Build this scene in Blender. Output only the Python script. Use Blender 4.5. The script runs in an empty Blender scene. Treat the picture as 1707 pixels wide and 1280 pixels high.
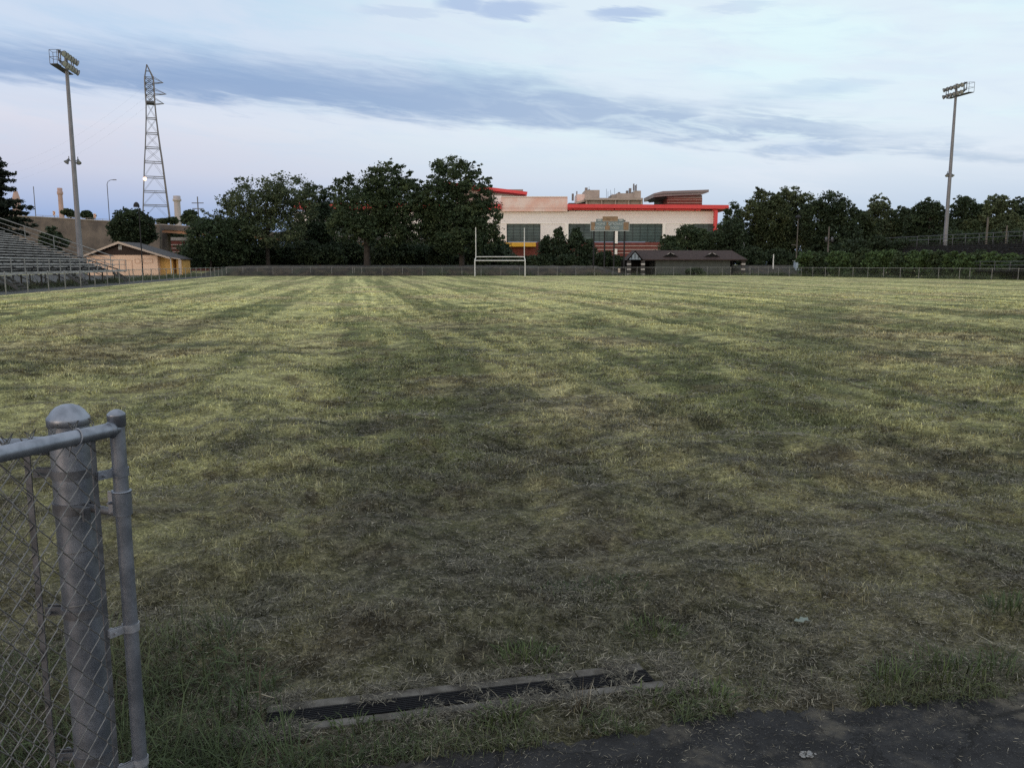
import bpy, math, random
import numpy as np
from mathutils import Vector, Matrix
R = math.radians
rng = np.random.default_rng(7)
random.seed(7)
scene = bpy.context.scene
COL = scene.collection

# ------------------------------------------------------------------ camera
F, CX, CY, PITCH, CAMH = 1383.0, 853.5, 640.0, R(8.2), 1.65
cam_d = bpy.data.cameras.new('camera')
cam_d.sensor_width = 36.0
cam_d.lens = 36.0 * F / 1707.0
cam_d.clip_start = 0.05
cam_d.clip_end = 6000
cam = bpy.data.objects.new('camera', cam_d)
cam.location = (0, 0, CAMH)
cam.rotation_euler = (R(90) - PITCH, 0, 0)
COL.objects.link(cam)
scene.camera = cam

def ray(px, py):
    a, b = (px - CX) / F, (CY - py) / F
    return Vector((a, math.cos(PITCH) + b * math.sin(PITCH), -math.sin(PITCH) + b * math.cos(PITCH)))
def P(px, py, Y):            # the point on a ray at forward distance Y
    d = ray(px, py)
    return Vector((d.x * Y / d.y, Y, CAMH + d.z * Y / d.y))
def G(px, py):               # the ground point under a ray
    d = ray(px, py)
    t = -CAMH / d.z
    return Vector((d.x * t, d.y * t, 0))

# ------------------------------------------------------------------ exposure
scene.view_settings.view_transform = 'Standard'
scene.view_settings.look = 'None'
scene.view_settings.exposure = 0.0
scene.view_settings.gamma = 1.0
scene.cycles.use_denoising = False
scene.cycles.max_bounces = 6
scene.cycles.transparent_max_bounces = 24

# ------------------------------------------------------------------ node helpers
def lin(c):
    return tuple((x / 12.92 if x <= 0.04045 else ((x + 0.055) / 1.055) ** 2.4) for x in c)
class NT:
    def __init__(s, tree):
        s.t = tree; s.n = tree.nodes; s.l = tree.links
    def new(s, kind, **kw):
        n = s.n.new(kind)
        for k, v in kw.items(): setattr(n, k, v)
        return n
    def put(s, sock, v):
        if isinstance(v, bpy.types.NodeSocket): s.l.new(v, sock)
        elif v is not None:
            if sock.type == 'RGBA' and hasattr(v, '__len__') and len(v) == 3: v = (*v, 1)
            sock.default_value = v
    def m(s, op, a, b=None, c=None, clamp=False):
        n = s.new('ShaderNodeMath', operation=op); n.use_clamp = clamp
        for i, v in enumerate((a, b, c)):
            if v is not None: s.put(n.inputs[i], v)
        return n.outputs[0]
    def step(s, x, lo, hi):
        n = s.new('ShaderNodeMapRange', interpolation_type='SMOOTHSTEP')
        s.put(n.inputs[0], x); s.put(n.inputs[1], lo); s.put(n.inputs[2], hi)
        return n.outputs[0]
    def mix(s, f, a, b, blend='MIX'):
        n = s.new('ShaderNodeMix', data_type='RGBA', blend_type=blend)
        s.put(n.inputs[0], f); s.put(n.inputs[6], a); s.put(n.inputs[7], b)
        return n.outputs[2]
    def noise(s, vec, scale, detail=3, rough=0.55, dist=0.0):
        n = s.new('ShaderNodeTexNoise')
        if vec is not None: s.put(n.inputs['Vector'], vec)
        n.inputs['Scale'].default_value = scale; n.inputs['Detail'].default_value = detail
        n.inputs['Roughness'].default_value = rough; n.inputs['Distortion'].default_value = dist
        return n.outputs[0]
    def ramp(s, f, stops, interp='LINEAR'):
        n = s.new('ShaderNodeValToRGB'); n.color_ramp.interpolation = interp
        e = n.color_ramp.elements
        while len(e) < len(stops): e.new(0.5)
        for el, (p, c) in zip(e, stops):
            el.position = p; el.color = (*c, 1) if len(c) == 3 else c
        s.put(n.inputs[0], f)
        return n.outputs[0]
    def mapping(s, vec, scale=(1, 1, 1), rot=(0, 0, 0), loc=(0, 0, 0)):
        n = s.new('ShaderNodeMapping')
        s.put(n.inputs[0], vec)
        n.inputs['Scale'].default_value = scale; n.inputs['Rotation'].default_value = rot; n.inputs['Location'].default_value = loc
        return n.outputs[0]
    def coord(s, which='Object'):
        return s.new('ShaderNodeTexCoord').outputs[which]
    def xyz(s, vec):
        n = s.new('ShaderNodeSeparateXYZ'); s.put(n.inputs[0], vec); return n.outputs
    def comb(s, x, y, z):
        n = s.new('ShaderNodeCombineXYZ')
        for i, v in enumerate((x, y, z)): s.put(n.inputs[i], v)
        return n.outputs[0]

# ------------------------------------------------------------------ sky
SUN_EL, SUN_AZ = R(7), R(215)           # low evening sun behind the camera, azimuth clockwise from +Y
world = bpy.data.worlds.new('World'); scene.world = world
world.use_nodes = True
w = NT(world.node_tree); w.n.clear()
sky = w.new('ShaderNodeTexSky', sky_type='NISHITA')
sky.sun_disc = False; sky.sun_elevation = SUN_EL; sky.sun_rotation = SUN_AZ
D = w.coord('Generated')
dx, dy, dz = w.xyz(D)
az = w.m('ARCTAN2', dx, dy)
el = dz
def azel(px, py):
    d = ray(px, py).normalized(); return math.atan2(d.x, d.y), d.z
def fit(pts, deg=2):
    a = np.array([azel(*p) for p in pts]); return np.polyfit(a[:, 0], a[:, 1], deg)
top_c = fit([(0, 82), (330, 72), (560, 92), (850, 135), (1100, 178), (1400, 190), (1700, 245)])
bot_c = fit([(0, 138), (300, 160), (600, 188), (850, 215), (1100, 243), (1400, 255), (1700, 285)])
def poly(c):
    v = w.m('MULTIPLY', az, float(c[0])); v = w.m('ADD', v, float(c[1])); v = w.m('MULTIPLY', v, az)
    return w.m('ADD', v, float(c[2]))
# cloud coordinates: stretched along the bands, which slope down to the right
sk = w.m('ADD', el, w.m('MULTIPLY', az, 0.10))
cl = w.comb(w.m('MULTIPLY', az, 1.0), w.m('MULTIPLY', sk, 5.5), 0.0)
n_big = w.noise(cl, 5.0, 5, 0.55, 0.3)
n_mid = w.noise(cl, 11.0, 6, 0.6, 0.6)
n_fin = w.noise(w.comb(az, w.m('MULTIPLY', sk, 9.0), 3.0), 16.0, 6, 0.65, 0.4)
def ce(n, k): return w.m('MULTIPLY', w.m('SUBTRACT', n, 0.5), k)
rightness = w.step(az, -0.15, 0.45)
wob = w.m('ADD', ce(n_big, w.m('ADD', 0.035, w.m('MULTIPLY', rightness, 0.09))), ce(n_fin, 0.03))
elw = w.m('ADD', el, wob)
below_top = w.step(w.m('SUBTRACT', poly(top_c), elw), -0.020, 0.030)
above_bot = w.step(w.m('SUBTRACT', elw, poly(bot_c)), -0.007, 0.012)
band = w.m('MULTIPLY', below_top, above_bot)
gaps = w.m('SUBTRACT', 1.0, w.m('MULTIPLY', rightness, w.step(n_mid, 0.54, 0.36)))
band = w.m('MULTIPLY', band, gaps)
band = w.m('MULTIPLY', band, w.m('ADD', 0.84, w.m('MULTIPLY', n_mid, 0.32)), clamp=True)
# small separate clouds high up
def blob(px, py, ra, re):
    a, e = azel(px, py)
    da = w.m('DIVIDE', w.m('SUBTRACT', az, a), ra)
    de = w.m('DIVIDE', w.m('SUBTRACT', w.m('ADD', el, ce(n_fin, 0.022)), e), re)
    r2 = w.m('ADD', w.m('MULTIPLY', da, da), w.m('MULTIPLY', de, de))
    return w.step(w.m('ADD', r2, ce(n_mid, 1.2)), 1.1, 0.1)
blobs = None
for args in ((1045, 23, 0.048, 0.009), (848, 16, 0.055, 0.011), (770, 8, 0.035, 0.010), (905, 14, 0.03, 0.006),
             (665, 20, 0.06, 0.007), (1380, 145, 0.07, 0.010), (1345, 248, 0.06, 0.009), (1230, 12, 0.05, 0.006)):
    b = blob(*args)
    if args[0] in (1380, 1345, 905, 665, 1230): b = w.m('MULTIPLY', b, 0.4)
    blobs = b if blobs is None else w.m('MAXIMUM', blobs, b)
V = w.m('MULTIPLY', el, 1.0)
left = w.ramp(V, [(0.0, lin((.44, .59, .84))), (0.045, lin((.54, .66, .87))), (0.10, lin((.79, .80, .89))), (0.15, lin((.86, .86, .92))),
                  (0.20, lin((.74, .83, .94))), (0.29, lin((.73, .83, .93))), (0.5, lin((.86, .91, .95))), (1.0, lin((.92, .94, .95)))])
right = w.ramp(V, [(0.0, lin((.60, .70, .86))), (0.05, lin((.68, .76, .89))), (0.10, lin((.82, .86, .93))), (0.15, lin((.86, .93, .96))),
                   (0.21, lin((.875, .955, .975))), (0.29, lin((.89, .975, .98))), (0.5, lin((.92, .96, .97))), (1.0, lin((.92, .94, .95)))])
base = w.mix(w.step(az, -0.50, 0.20), left, right)
# thin veil of brighter and greyer streaks
veil = w.m('MULTIPLY', w.step(n_mid, 0.42, 0.72), 0.35)
base = w.mix(w.m('MULTIPLY', veil, w.step(el, 0.06, 0.16)), base, lin((.76, .84, .94)))
under = w.m('MULTIPLY', w.step(w.m('SUBTRACT', poly(bot_c), elw), 0.045, 0.002), w.step(n_big, 0.3, 0.6))
base = w.mix(w.m('MULTIPLY', under, 0.55), base, lin((.87, .89, .95)))
bandcol = w.mix(w.step(az, -0.35, 0.35), lin((.53, .63, .795)), lin((.66, .73, .845)))
base = w.mix(w.m('MULTIPLY', band, 0.92), base, bandcol)
base = w.mix(w.m('MULTIPLY', blobs, 0.8), base, lin((.66, .74, .88)))
# the brighter, warmer western sky behind the camera
back = w.step(dy, 0.1, -0.8)
low = w.step(dz, 0.75, 0.05)
glow = w.m('MULTIPLY', back, low)
base = w.mix(w.m('MULTIPLY', glow, 0.8), base, (1.15, 1.03, 0.93))
bg1 = w.new('ShaderNodeBackground'); w.put(bg1.inputs[0], sky.outputs[0]); bg1.inputs[1].default_value = 0.025
bg2 = w.new('ShaderNodeBackground'); w.put(bg2.inputs[0], base); bg2.inputs[1].default_value = 0.93
add = w.new('ShaderNodeAddShader'); w.l.new(bg1.outputs[0], add.inputs[0]); w.l.new(bg2.outputs[0], add.inputs[1])
wo = w.new('ShaderNodeOutputWorld'); w.l.new(add.outputs[0], wo.inputs[0])

# ------------------------------------------------------------------ sun
sd = bpy.data.lights.new('sun', 'SUN'); sd.energy = 0.42; sd.angle = R(10); sd.color = (1.0, 0.78, 0.64)
so = bpy.data.objects.new('sun', sd); COL.objects.link(so)
sdir = Vector((math.sin(SUN_AZ) * math.cos(SUN_EL), math.cos(SUN_AZ) * math.cos(SUN_EL), math.sin(SUN_EL)))
so.rotation_euler = sdir.to_track_quat('Z', 'Y').to_euler()

# ------------------------------------------------------------------ materials
def mat(name, color, rough=0.8, metal=0.0, var=0.0, scale=3.0, col2=None, spec=0.3, bump=0.0, stripes=None, detail=4):
    m = bpy.data.materials.new(name); m.use_nodes = True
    t = NT(m.node_tree); b = t.n['Principled BSDF']
    b.inputs['Roughness'].default_value = rough; b.inputs['Metallic'].default_value = metal
    b.inputs['Specular IOR Level'].default_value = spec
    c = (*color, 1)
    co = t.coord('Object')
    out = None
    if var or col2 is not None:
        n = t.noise(co, scale, detail, 0.6)
        c2 = col2 if col2 is not None else tuple(x * (1 - var) for x in color)
        out = t.mix(t.step(n, 0.35, 0.65), c2, color)
        if bump:
            bp = t.new('ShaderNodeBump'); bp.inputs['Strength'].default_value = bump; bp.inputs['Distance'].default_value = 0.02
            t.put(bp.inputs['Height'], n); t.l.new(bp.outputs[0], b.inputs['Normal'])
    if stripes:                                   # (axis index, period, duty, colour)
        ax, per, duty, sc = stripes
        f = t.m('FRACT', t.m('DIVIDE', t.xyz(co)[ax], per))
        s_ = t.m('LESS_THAN', f, duty)
        out = t.mix(s_, out if out is not None else color, sc)
    if out is None: b.inputs['Base Color'].default_value = c
    else: t.l.new(out, b.inputs['Base Color'])
    return m
def emit(name, color, strength):
    m = bpy.data.materials.new(name); m.use_nodes = True
    t = NT(m.node_tree); b = t.n['Principled BSDF']
    b.inputs['Base Color'].default_value = (*color, 1)
    b.inputs['Emission Color'].default_value = (*color, 1); b.inputs['Emission Strength'].default_value = strength
    return m

FD = Vector((-0.178, 0.984, 0)).normalized()      # long axis of the playing field
FN = Vector((FD.y, -FD.x, 0))                      # across the field, to the right

def grass_colour(t, gain=1.0, island=False):
    """colour of the mown turf from its place on the ground"""
    p = t.coord('Object')
    x, y, z = t.xyz(p)
    q = t.comb(x, y, 0.0)
    n1 = t.noise(q, 0.16, 4, 0.6); n2 = t.noise(q, 0.55, 5, 0.65, 0.4); n3 = t.noise(q, 2.6, 4, 0.65)
    n4 = t.noise(q, 9.0, 3, 0.6)
    acr = t.m('ADD', t.m('MULTIPLY', x, FN.x), t.m('MULTIPLY', y, FN.y))
    alo = t.m('ADD', t.m('MULTIPLY', x, FD.x), t.m('MULTIPLY', y, FD.y))
    # mowing passes: uneven bands along the field
    sw = t.noise(t.comb(t.m('MULTIPLY', acr, 0.66), t.m('MULTIPLY', alo, 0.022), 0.0), 1.0, 3, 0.6)
    sw2 = t.noise(t.comb(t.m('MULTIPLY', acr, 1.6), t.m('MULTIPLY', alo, 0.035), 7.0), 1.0, 2, 0.6)
    straw, pale, green, dark, soil = (.56, .50, .265), (.56, .545, .245), (.30, .325, .135), (.120, .145, .066), (.050, .043, .033)
    f = t.m('ADD', t.m('MULTIPLY', n2, 0.45), t.m('MULTIPLY', n3, 0.20))
    f = t.m('ADD', f, t.m('MULTIPLY', t.step(sw, .38, .62), 0.22)); f = t.m('ADD', f, t.m('MULTIPLY', t.step(sw2, .38, .62), 0.10)); f = t.m('SUBTRACT', f, 0.15)
    c = t.mix(t.step(f, 0.24, 0.40), green, pale)
    c = t.mix(t.step(n1, 0.48, 0.62), c, t.mix(t.step(n3, .35, .6), (.29, .245, .125), straw))
    c = t.mix(t.m('MULTIPLY', t.step(t.noise(q, 1.15, 4, .7, .6), .52, .62), .7), c, (.215, .175, .095))
    c = t.mix(t.m('MULTIPLY', t.step(t.m('ADD', n2, t.m('MULTIPLY', n4, 0.25)), 0.60, 0.50), 0.62), c, dark)
    ga = t.m('DIVIDE', t.m('ADD', acr, 0.1), 1.0); pale_band = t.m('MULTIPLY', t.m('EXPONENT', t.m('MULTIPLY', t.m('MULTIPLY', ga, ga), -1.0)), t.step(y, 10.0, 24.0))
    gb = t.m('DIVIDE', t.m('SUBTRACT', acr, 2.3), .7); dark_band = t.m('MULTIPLY', t.m('EXPONENT', t.m('MULTIPLY', t.m('MULTIPLY', gb, gb), -1.0)), t.step(y, 8.0, 16.0))
    g_ = t.m('ADD', .80, t.m('MULTIPLY', t.step(sw, .40, .60), .26))
    g_ = t.m('SUBTRACT', t.m('ADD', g_, t.m('MULTIPLY', pale_band, .20)), t.m('MULTIPLY', dark_band, .15))
    # a trodden line wandering up the field
    tk = t.m('ABSOLUTE', t.m('ADD', t.m('SUBTRACT', x, t.m('MULTIPLY', y, .372)), t.m('MULTIPLY', t.m('SUBTRACT', n2, .5), 7.0)))
    tk = t.m('MULTIPLY', t.m('MULTIPLY', t.step(tk, 1.5, .3), t.step(n3, .30, .55)), t.m('MULTIPLY', t.step(y, 6.0, 11.0), t.step(y, 60.0, 25.0)))
    c = t.mix(t.m('MULTIPLY', tk, .6), c, dark)
    c = t.mix(1.0, c, t.comb(g_, g_, g_), 'MULTIPLY')
    mo = t.m('MULTIPLY', t.m('ADD', .74, t.m('MULTIPLY', t.step(n3, .38, .62), .42)), t.m('ADD', .86, t.m('MULTIPLY', t.step(t.noise(q, 1.3, 5, .7), .40, .58), .24))); c = t.mix(1.0, c, t.comb(mo, mo, mo), 'MULTIPLY')
    fy_ = t.m('ADD', .93, t.m('MULTIPLY', t.step(y, 9.0, 48.0), .38)); c = t.mix(1.0, c, t.comb(fy_, fy_, fy_), 'MULTIPLY')   # dim near end and bright far end painted into the turf colour
    # trodden ground by the gate, with near dimness also painted into its colour
    d = t.m('ADD', y, t.m('MULTIPLY', t.m('ABSOLUTE', t.m('ADD', x, 0.3)), 0.35))
    tr = t.m('ADD', d, t.m('MULTIPLY', t.m('SUBTRACT', n2, 0.5), 9.0))
    tr = t.m('ADD', tr, t.m('MULTIPLY', t.m('SUBTRACT', n3, 0.5), 5.0))
    bare = t.step(tr, 12.0, 4.0)
    c = t.mix(t.m('MULTIPLY', bare, 0.80), c, t.mix(t.step(n4, .4, .62), soil, (.17, .155, .118)))
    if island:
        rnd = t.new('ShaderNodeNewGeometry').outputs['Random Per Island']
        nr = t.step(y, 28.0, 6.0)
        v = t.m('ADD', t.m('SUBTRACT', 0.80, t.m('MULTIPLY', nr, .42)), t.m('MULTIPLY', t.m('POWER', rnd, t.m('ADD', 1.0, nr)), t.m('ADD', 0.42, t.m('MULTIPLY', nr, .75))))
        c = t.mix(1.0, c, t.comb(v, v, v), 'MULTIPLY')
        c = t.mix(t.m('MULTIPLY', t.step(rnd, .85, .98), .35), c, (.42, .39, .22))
    if gain != 1.0: c = t.mix(1.0, c, (gain, gain, gain), 'MULTIPLY')
    return c, bare, n3, n4

def leafy(name, col, spread=0.5, tip=(.10, .115, .045), trans=0.25):
    m = bpy.data.materials.new(name); m.use_nodes = True
    t = NT(m.node_tree); b = t.n['Principled BSDF']
    b.inputs['Roughness'].default_value = 0.65; b.inputs['Specular IOR Level'].default_value = 0.25
    rnd = t.new('ShaderNodeNewGeometry').outputs['Random Per Island']
    n = t.noise(t.coord('Object'), 0.35, 3, 0.6)
    v = t.m('ADD', 1 - spread, t.m('MULTIPLY', rnd, 2 * spread))
    c = t.mix(t.step(n, .45, .7), col, tip)
    c = t.mix(1.0, c, t.comb(v, v, v), 'MULTIPLY')
    t.l.new(c, b.inputs['Base Color'])
    if trans:
        tr = t.new('ShaderNodeBsdfTranslucent'); t.l.new(c, tr.inputs[0])
        mx = t.new('ShaderNodeMixShader'); mx.inputs[0].default_value = trans
        t.l.new(b.outputs[0], mx.inputs[1]); t.l.new(tr.outputs[0], mx.inputs[2])
        t.l.new(mx.outputs[0], t.n['Material Output'].inputs[0])
    return m
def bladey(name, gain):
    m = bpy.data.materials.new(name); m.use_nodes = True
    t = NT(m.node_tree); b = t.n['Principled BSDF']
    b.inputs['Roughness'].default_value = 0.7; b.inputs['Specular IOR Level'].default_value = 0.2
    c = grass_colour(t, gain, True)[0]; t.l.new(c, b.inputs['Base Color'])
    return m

M = {}
M['galv'] = mat('galvanised steel', (.30, .325, .375), .42, .75, col2=(.18, .20, .235), scale=14, spec=.5, bump=.05)
M['galv_dark'] = mat('dull galvanised steel', (.155, .16, .175), .55, .5, var=.4, scale=25)
M['galv_light'] = mat('bright galvanised clamp', (.36, .375, .41), .5, .35, var=.3, scale=40)
M['wire'] = mat('fence wire', (.22, .22, .215), .5, .5, var=.4, scale=30)
M['fence_far'] = mat('weathered fence pipe', (.31, .31, .30), .6, .3, var=.3, scale=2)
M['alu'] = mat('weathered bench plank', (.44, .43, .415), .6, .1, col2=(.28, .27, .26), scale=1.1)
M['alu_rail'] = mat('pale bleacher rail', (.30, .30, .29), .5, .3, var=.2, scale=2)
M['frame_dark'] = mat('dark bleacher steel', (.035, .036, .036), .7, .2)
M['plank_shaded'] = mat('shade toned weathered plank', (.035, .035, .034), .8, .1, var=.5, scale=1)  # the right stand's shade is put into this plank colour
M['pole'] = mat('galvanised light pole', (.24, .24, .255), .55, .35, var=.18, scale=1.2)
M['lamp_shell'] = mat('floodlight housing', (.13, .135, .14), .45, .3)
M['lamp_glass'] = mat('floodlight glass', (.45, .45, .43), .15, .3, spec=.6)
M['pylon'] = mat('pylon steel', (.17, .17, .18), .6, .4)
M['white'] = mat('white paint', (.72, .72, .70), .5, var=.15, scale=3)
M['track'] = mat('grey cinder track', (.085, .085, .088), .9, col2=(.055, .058, .055), scale=.8, detail=6)
M['concrete'] = mat('old concrete', (.150, .140, .125), .9, col2=(.060, .054, .045), scale=8, bump=.25, detail=8)
M['grate'] = mat('black drain grate', (.010, .010, .012), .7, .0, spec=.12)
M['pit'] = mat('drain pit', (.004, .004, .004), .9)
M['wallcon'] = mat('stained highway concrete', (.175, .145, .125), .85, col2=(.10, .085, .078), scale=.35, detail=7)
M['wallcap'] = mat('concrete coping', (.34, .31, .29), .8, var=.2, scale=.5)
M['peach'] = mat('peach stucco', (.90, .64, .46), .8, col2=(.85, .60, .43), scale=.6)
M['lamplit_wall'] = mat('lamplight tinted stucco', (.78, .47, .15), .8, var=.12, scale=.8)  # lamp-like glow on the wall put into its colour
M['brown_siding'] = mat('brown gable siding', (.050, .034, .028), .8, stripes=(0, .25, .12, (.028, .02, .018)))
M['stucco_frame'] = mat('stucco frame', (.50, .31, .21), .8)
M['trim'] = mat('cream trim', (.62, .50, .40), .6, var=.1)
M['shingle'] = mat('grey shingle', (.082, .078, .080), .85, var=.35, scale=5)
M['shingle_br'] = mat('brown shingle', (.060, .040, .036), .85, var=.4, scale=3)
M['beige'] = mat('beige metal siding', (.87, .81, .79), .6, col2=(.83, .77, .75), scale=.3, stripes=(2, .95, .10, (.76, .69, .66)))
M['beige_trim'] = mat('pale wall trim', (.92, .87, .82), .55)
M['copper'] = mat('weathered copper panels', (.82, .66, .60), .5, .1, col2=(.76, .46, .38), scale=.22, stripes=(2, 2.6, .05, (.50, .32, .28)), detail=6)
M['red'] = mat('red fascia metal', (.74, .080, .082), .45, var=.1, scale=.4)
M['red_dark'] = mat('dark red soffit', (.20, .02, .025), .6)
M['brick'] = mat('red brick', (.20, .060, .050), .85, var=.25, scale=1.2)
M['stripe'] = mat('pale brick course', (.50, .40, .36), .8)
M['glass'] = mat('window glass', (.045, .070, .073), .12, .0, col2=(.095, .132, .132), scale=.16, spec=.25)
M['mullion'] = mat('window mullion', (.05, .062, .062), .5, .3)
M['blind'] = mat('beige building panel', (.36, .31, .27), .8, var=.15, scale=.5)
M['oldcon'] = mat('old beige concrete', (.45, .38, .33), .85, var=.2, scale=.3)
M['dark'] = mat('dark opening', (.008, .008, .008), .9)
M['greyroof'] = mat('grey metal roof', (.26, .235, .23), .6, .2, var=.2, scale=.2)
M['yellow'] = mat('yellow canopy', (.72, .40, .045), .5, var=.15, scale=1)
M['shed'] = mat('grey green shed wall', (.085, .095, .092), .8, var=.2, scale=1.2, stripes=(0, 1.22, .03, (.05, .055, .055)))
M['bluegrey'] = mat('blue grey gable', (.30, .36, .43), .7, var=.2, scale=2)
M['pillar'] = mat('stone pillar', (.050, .046, .045), .85, stripes=(2, .78, .30, (.48, .46, .44)))
M['sb_board'] = mat('scoreboard panel', (.20, .255, .27), .6, var=.25, scale=.9)
M['sb_brown'] = mat('rusty scoreboard display', (.30, .20, .125), .7, var=.25, scale=1.5)
M['sb_edge'] = mat('scoreboard edging', (.42, .43, .42), .5)
M['sb_text'] = mat('faded scoreboard lettering', (.55, .60, .60), .6)
M['post_dark'] = mat('dark steel post', (.022, .022, .024), .6, .2)
M['wood_pole'] = mat('weathered timber pole', (.14, .125, .11), .85, var=.3, scale=2)
M['chim'] = mat('pinkish chimney', (.50, .34, .30), .8, var=.15, scale=.2)
M['chim_grey'] = mat('pale chimney', (.47, .42, .42), .8, var=.15, scale=.2)
M['orange_lit_beam'] = mat('beam with orange light tint', (.52, .27, .16), .7, var=.2, scale=.5)  # orange light on the bridge underside put into the beam colour
M['sign_y'] = mat('sign face', (.70, .62, .50), .5)
M['sign_r'] = mat('chevron red', (.38, .05, .03), .5)
M['box'] = mat('pale blue cabinet', (.34, .42, .50), .6, var=.1)
M['bark'] = mat('tree bark', (.060, .052, .044), .9, var=.5, scale=3)
M['lamp_on'] = emit('lit lamp', (1.0, .62, .38), 2.6)
M['scrap_paper'] = mat('old paper', (.22, .22, .215), .8)  # plain grey for the torn paper
M['leaf_a'] = leafy('grey green leaves', (.075, .100, .052), .45, (.14, .17, .085))
M['leaf_b'] = leafy('dark leaves', (.036, .056, .030), .45, (.060, .088, .042))
M['leaf_c'] = leafy('deep green leaves', (.046, .072, .036), .45, (.092, .122, .056))
M['leaf_d'] = leafy('yellowish leaves', (.050, .070, .032), .45, (.100, .118, .052))
M['leaf_e'] = leafy('bright bush leaves', (.068, .112, .044), .45, (.115, .175, .062))
M['needle'] = leafy('pine needles', (.014, .022, .014), .4, (.022, .034, .018), 0.1)
M['weed_green'] = leafy('weed leaves', (.075, .105, .040), .5, (.15, .155, .070), .2)
M['weed_dark'] = leafy('dark long grass', (.055, .078, .033), .55, (.13, .125, .065), .2)
M['straw_old'] = leafy('dry straw', (.165, .145, .102), .55, (.25, .225, .16), .1)
def straw_mat():
    m = bpy.data.materials.new('dry straw'); m.use_nodes = True
    t = NT(m.node_tree); b = t.n['Principled BSDF']; b.inputs['Roughness'].default_value = .65
    rnd = t.new('ShaderNodeNewGeometry').outputs['Random Per Island']
    c = t.ramp(rnd, [(0, (.028, .025, .018)), (.5, (.082, .072, .050)), (.82, (.17, .152, .108)), (1, (.40, .365, .275))])
    t.l.new(c, b.inputs['Base Color']); return m
M['straw'] = straw_mat()
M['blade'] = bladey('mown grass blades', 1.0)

def ground_mat():
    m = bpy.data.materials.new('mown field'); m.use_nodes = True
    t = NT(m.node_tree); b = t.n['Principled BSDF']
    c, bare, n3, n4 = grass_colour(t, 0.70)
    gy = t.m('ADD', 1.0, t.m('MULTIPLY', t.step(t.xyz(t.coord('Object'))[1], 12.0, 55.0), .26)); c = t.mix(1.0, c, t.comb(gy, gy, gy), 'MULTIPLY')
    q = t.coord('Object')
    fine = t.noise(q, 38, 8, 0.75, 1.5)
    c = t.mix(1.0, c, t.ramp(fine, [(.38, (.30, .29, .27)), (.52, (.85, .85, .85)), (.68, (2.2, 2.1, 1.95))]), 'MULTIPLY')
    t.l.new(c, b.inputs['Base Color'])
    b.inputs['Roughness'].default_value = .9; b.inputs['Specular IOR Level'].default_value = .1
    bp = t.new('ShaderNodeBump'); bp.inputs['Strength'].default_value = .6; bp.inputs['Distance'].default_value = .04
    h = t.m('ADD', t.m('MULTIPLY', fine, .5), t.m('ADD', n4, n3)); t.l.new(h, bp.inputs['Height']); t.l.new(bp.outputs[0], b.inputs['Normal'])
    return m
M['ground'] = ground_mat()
def litter_mat():
    m = bpy.data.materials.new('dry leaf litter'); m.use_nodes = True
    t = NT(m.node_tree); b = t.n['Principled BSDF']
    q = t.coord('Object'); n = t.noise(q, .9, 6, .7); n2 = t.noise(q, .2, 3, .6)
    c = t.mix(t.step(n, .4, .65), (.012, .010, .007), (.058, .045, .027))
    c = t.mix(t.step(n2, .5, .65), c, (.026, .032, .017))
    t.l.new(c, b.inputs['Base Color']); b.inputs['Roughness'].default_value = .9
    return m
M['litter'] = litter_mat()
def chain_mat():
    """woven fence fabric: diamond wires with open gaps, in the fence's own plane"""
    m = bpy.data.materials.new('chain link fabric'); m.use_nodes = True
    t = NT(m.node_tree); b = t.n['Principled BSDF']
    b.inputs['Base Color'].default_value = (.10, .10, .095, 1); b.inputs['Metallic'].default_value = .2; b.inputs['Roughness'].default_value = .6
    u = t.new('ShaderNodeUVMap').outputs[0]
    x, y, z = t.xyz(u)
    def wires(s):
        f = t.m('FRACT', t.m('ADD', t.m('DIVIDE', t.m('ADD', x, t.m('MULTIPLY', y, s)), .072), 1000.0))
        return t.m('LESS_THAN', f, .06)
    a = t.m('MAXIMUM', wires(1.0), wires(-1.0))
    tr = t.new('ShaderNodeBsdfTransparent')
    mx = t.new('ShaderNodeMixShader'); t.l.new(a, mx.inputs[0]); t.l.new(tr.outputs[0], mx.inputs[1]); t.l.new(b.outputs[0], mx.inputs[2])
    t.l.new(mx.outputs[0], t.n['Material Output'].inputs[0])
    return m
M['chain'] = chain_mat()

def asphalt_mat():
    m = bpy.data.materials.new('old asphalt'); m.use_nodes = True
    t = NT(m.node_tree); b = t.n['Principled BSDF']; q = t.coord('Object')
    n = t.noise(q, 5, 8, .7); n2 = t.noise(q, 1.6, 6, .65, .5); g = t.noise(q, 160, 2, .6)
    c = t.mix(t.step(n, .38, .62), (.017, .017, .018), (.033, .033, .034))
    c = t.mix(t.m('MULTIPLY', t.step(t.m('ADD', n2, t.m('MULTIPLY', n, .5)), .76, .94), .8), c, (.115, .102, .078))     # trodden-in dust and clippings
    c = t.mix(t.step(g, .66, .74), c, (.14, .14, .14))
    vo = t.new('ShaderNodeTexVoronoi', feature='DISTANCE_TO_EDGE'); vo.inputs['Scale'].default_value = 1.1
    wq = t.comb(*[t.m('ADD', a_, t.m('MULTIPLY', t.m('SUBTRACT', n, .5), .5)) for a_ in t.xyz(q)]); t.l.new(wq, vo.inputs['Vector'])
    c = t.mix(t.m('MULTIPLY', t.step(vo.outputs[0], .016, .004), .7), c, (.008, .008, .008))
    t.l.new(c, b.inputs['Base Color']); b.inputs['Roughness'].default_value = .9; b.inputs['Specular IOR Level'].default_value = .2
    bp = t.new('ShaderNodeBump'); bp.inputs['Strength'].default_value = .7; bp.inputs['Distance'].default_value = .006
    t.l.new(t.m('ADD', g, n), bp.inputs['Height']); t.l.new(bp.outputs[0], b.inputs['Normal'])
    return m
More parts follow.
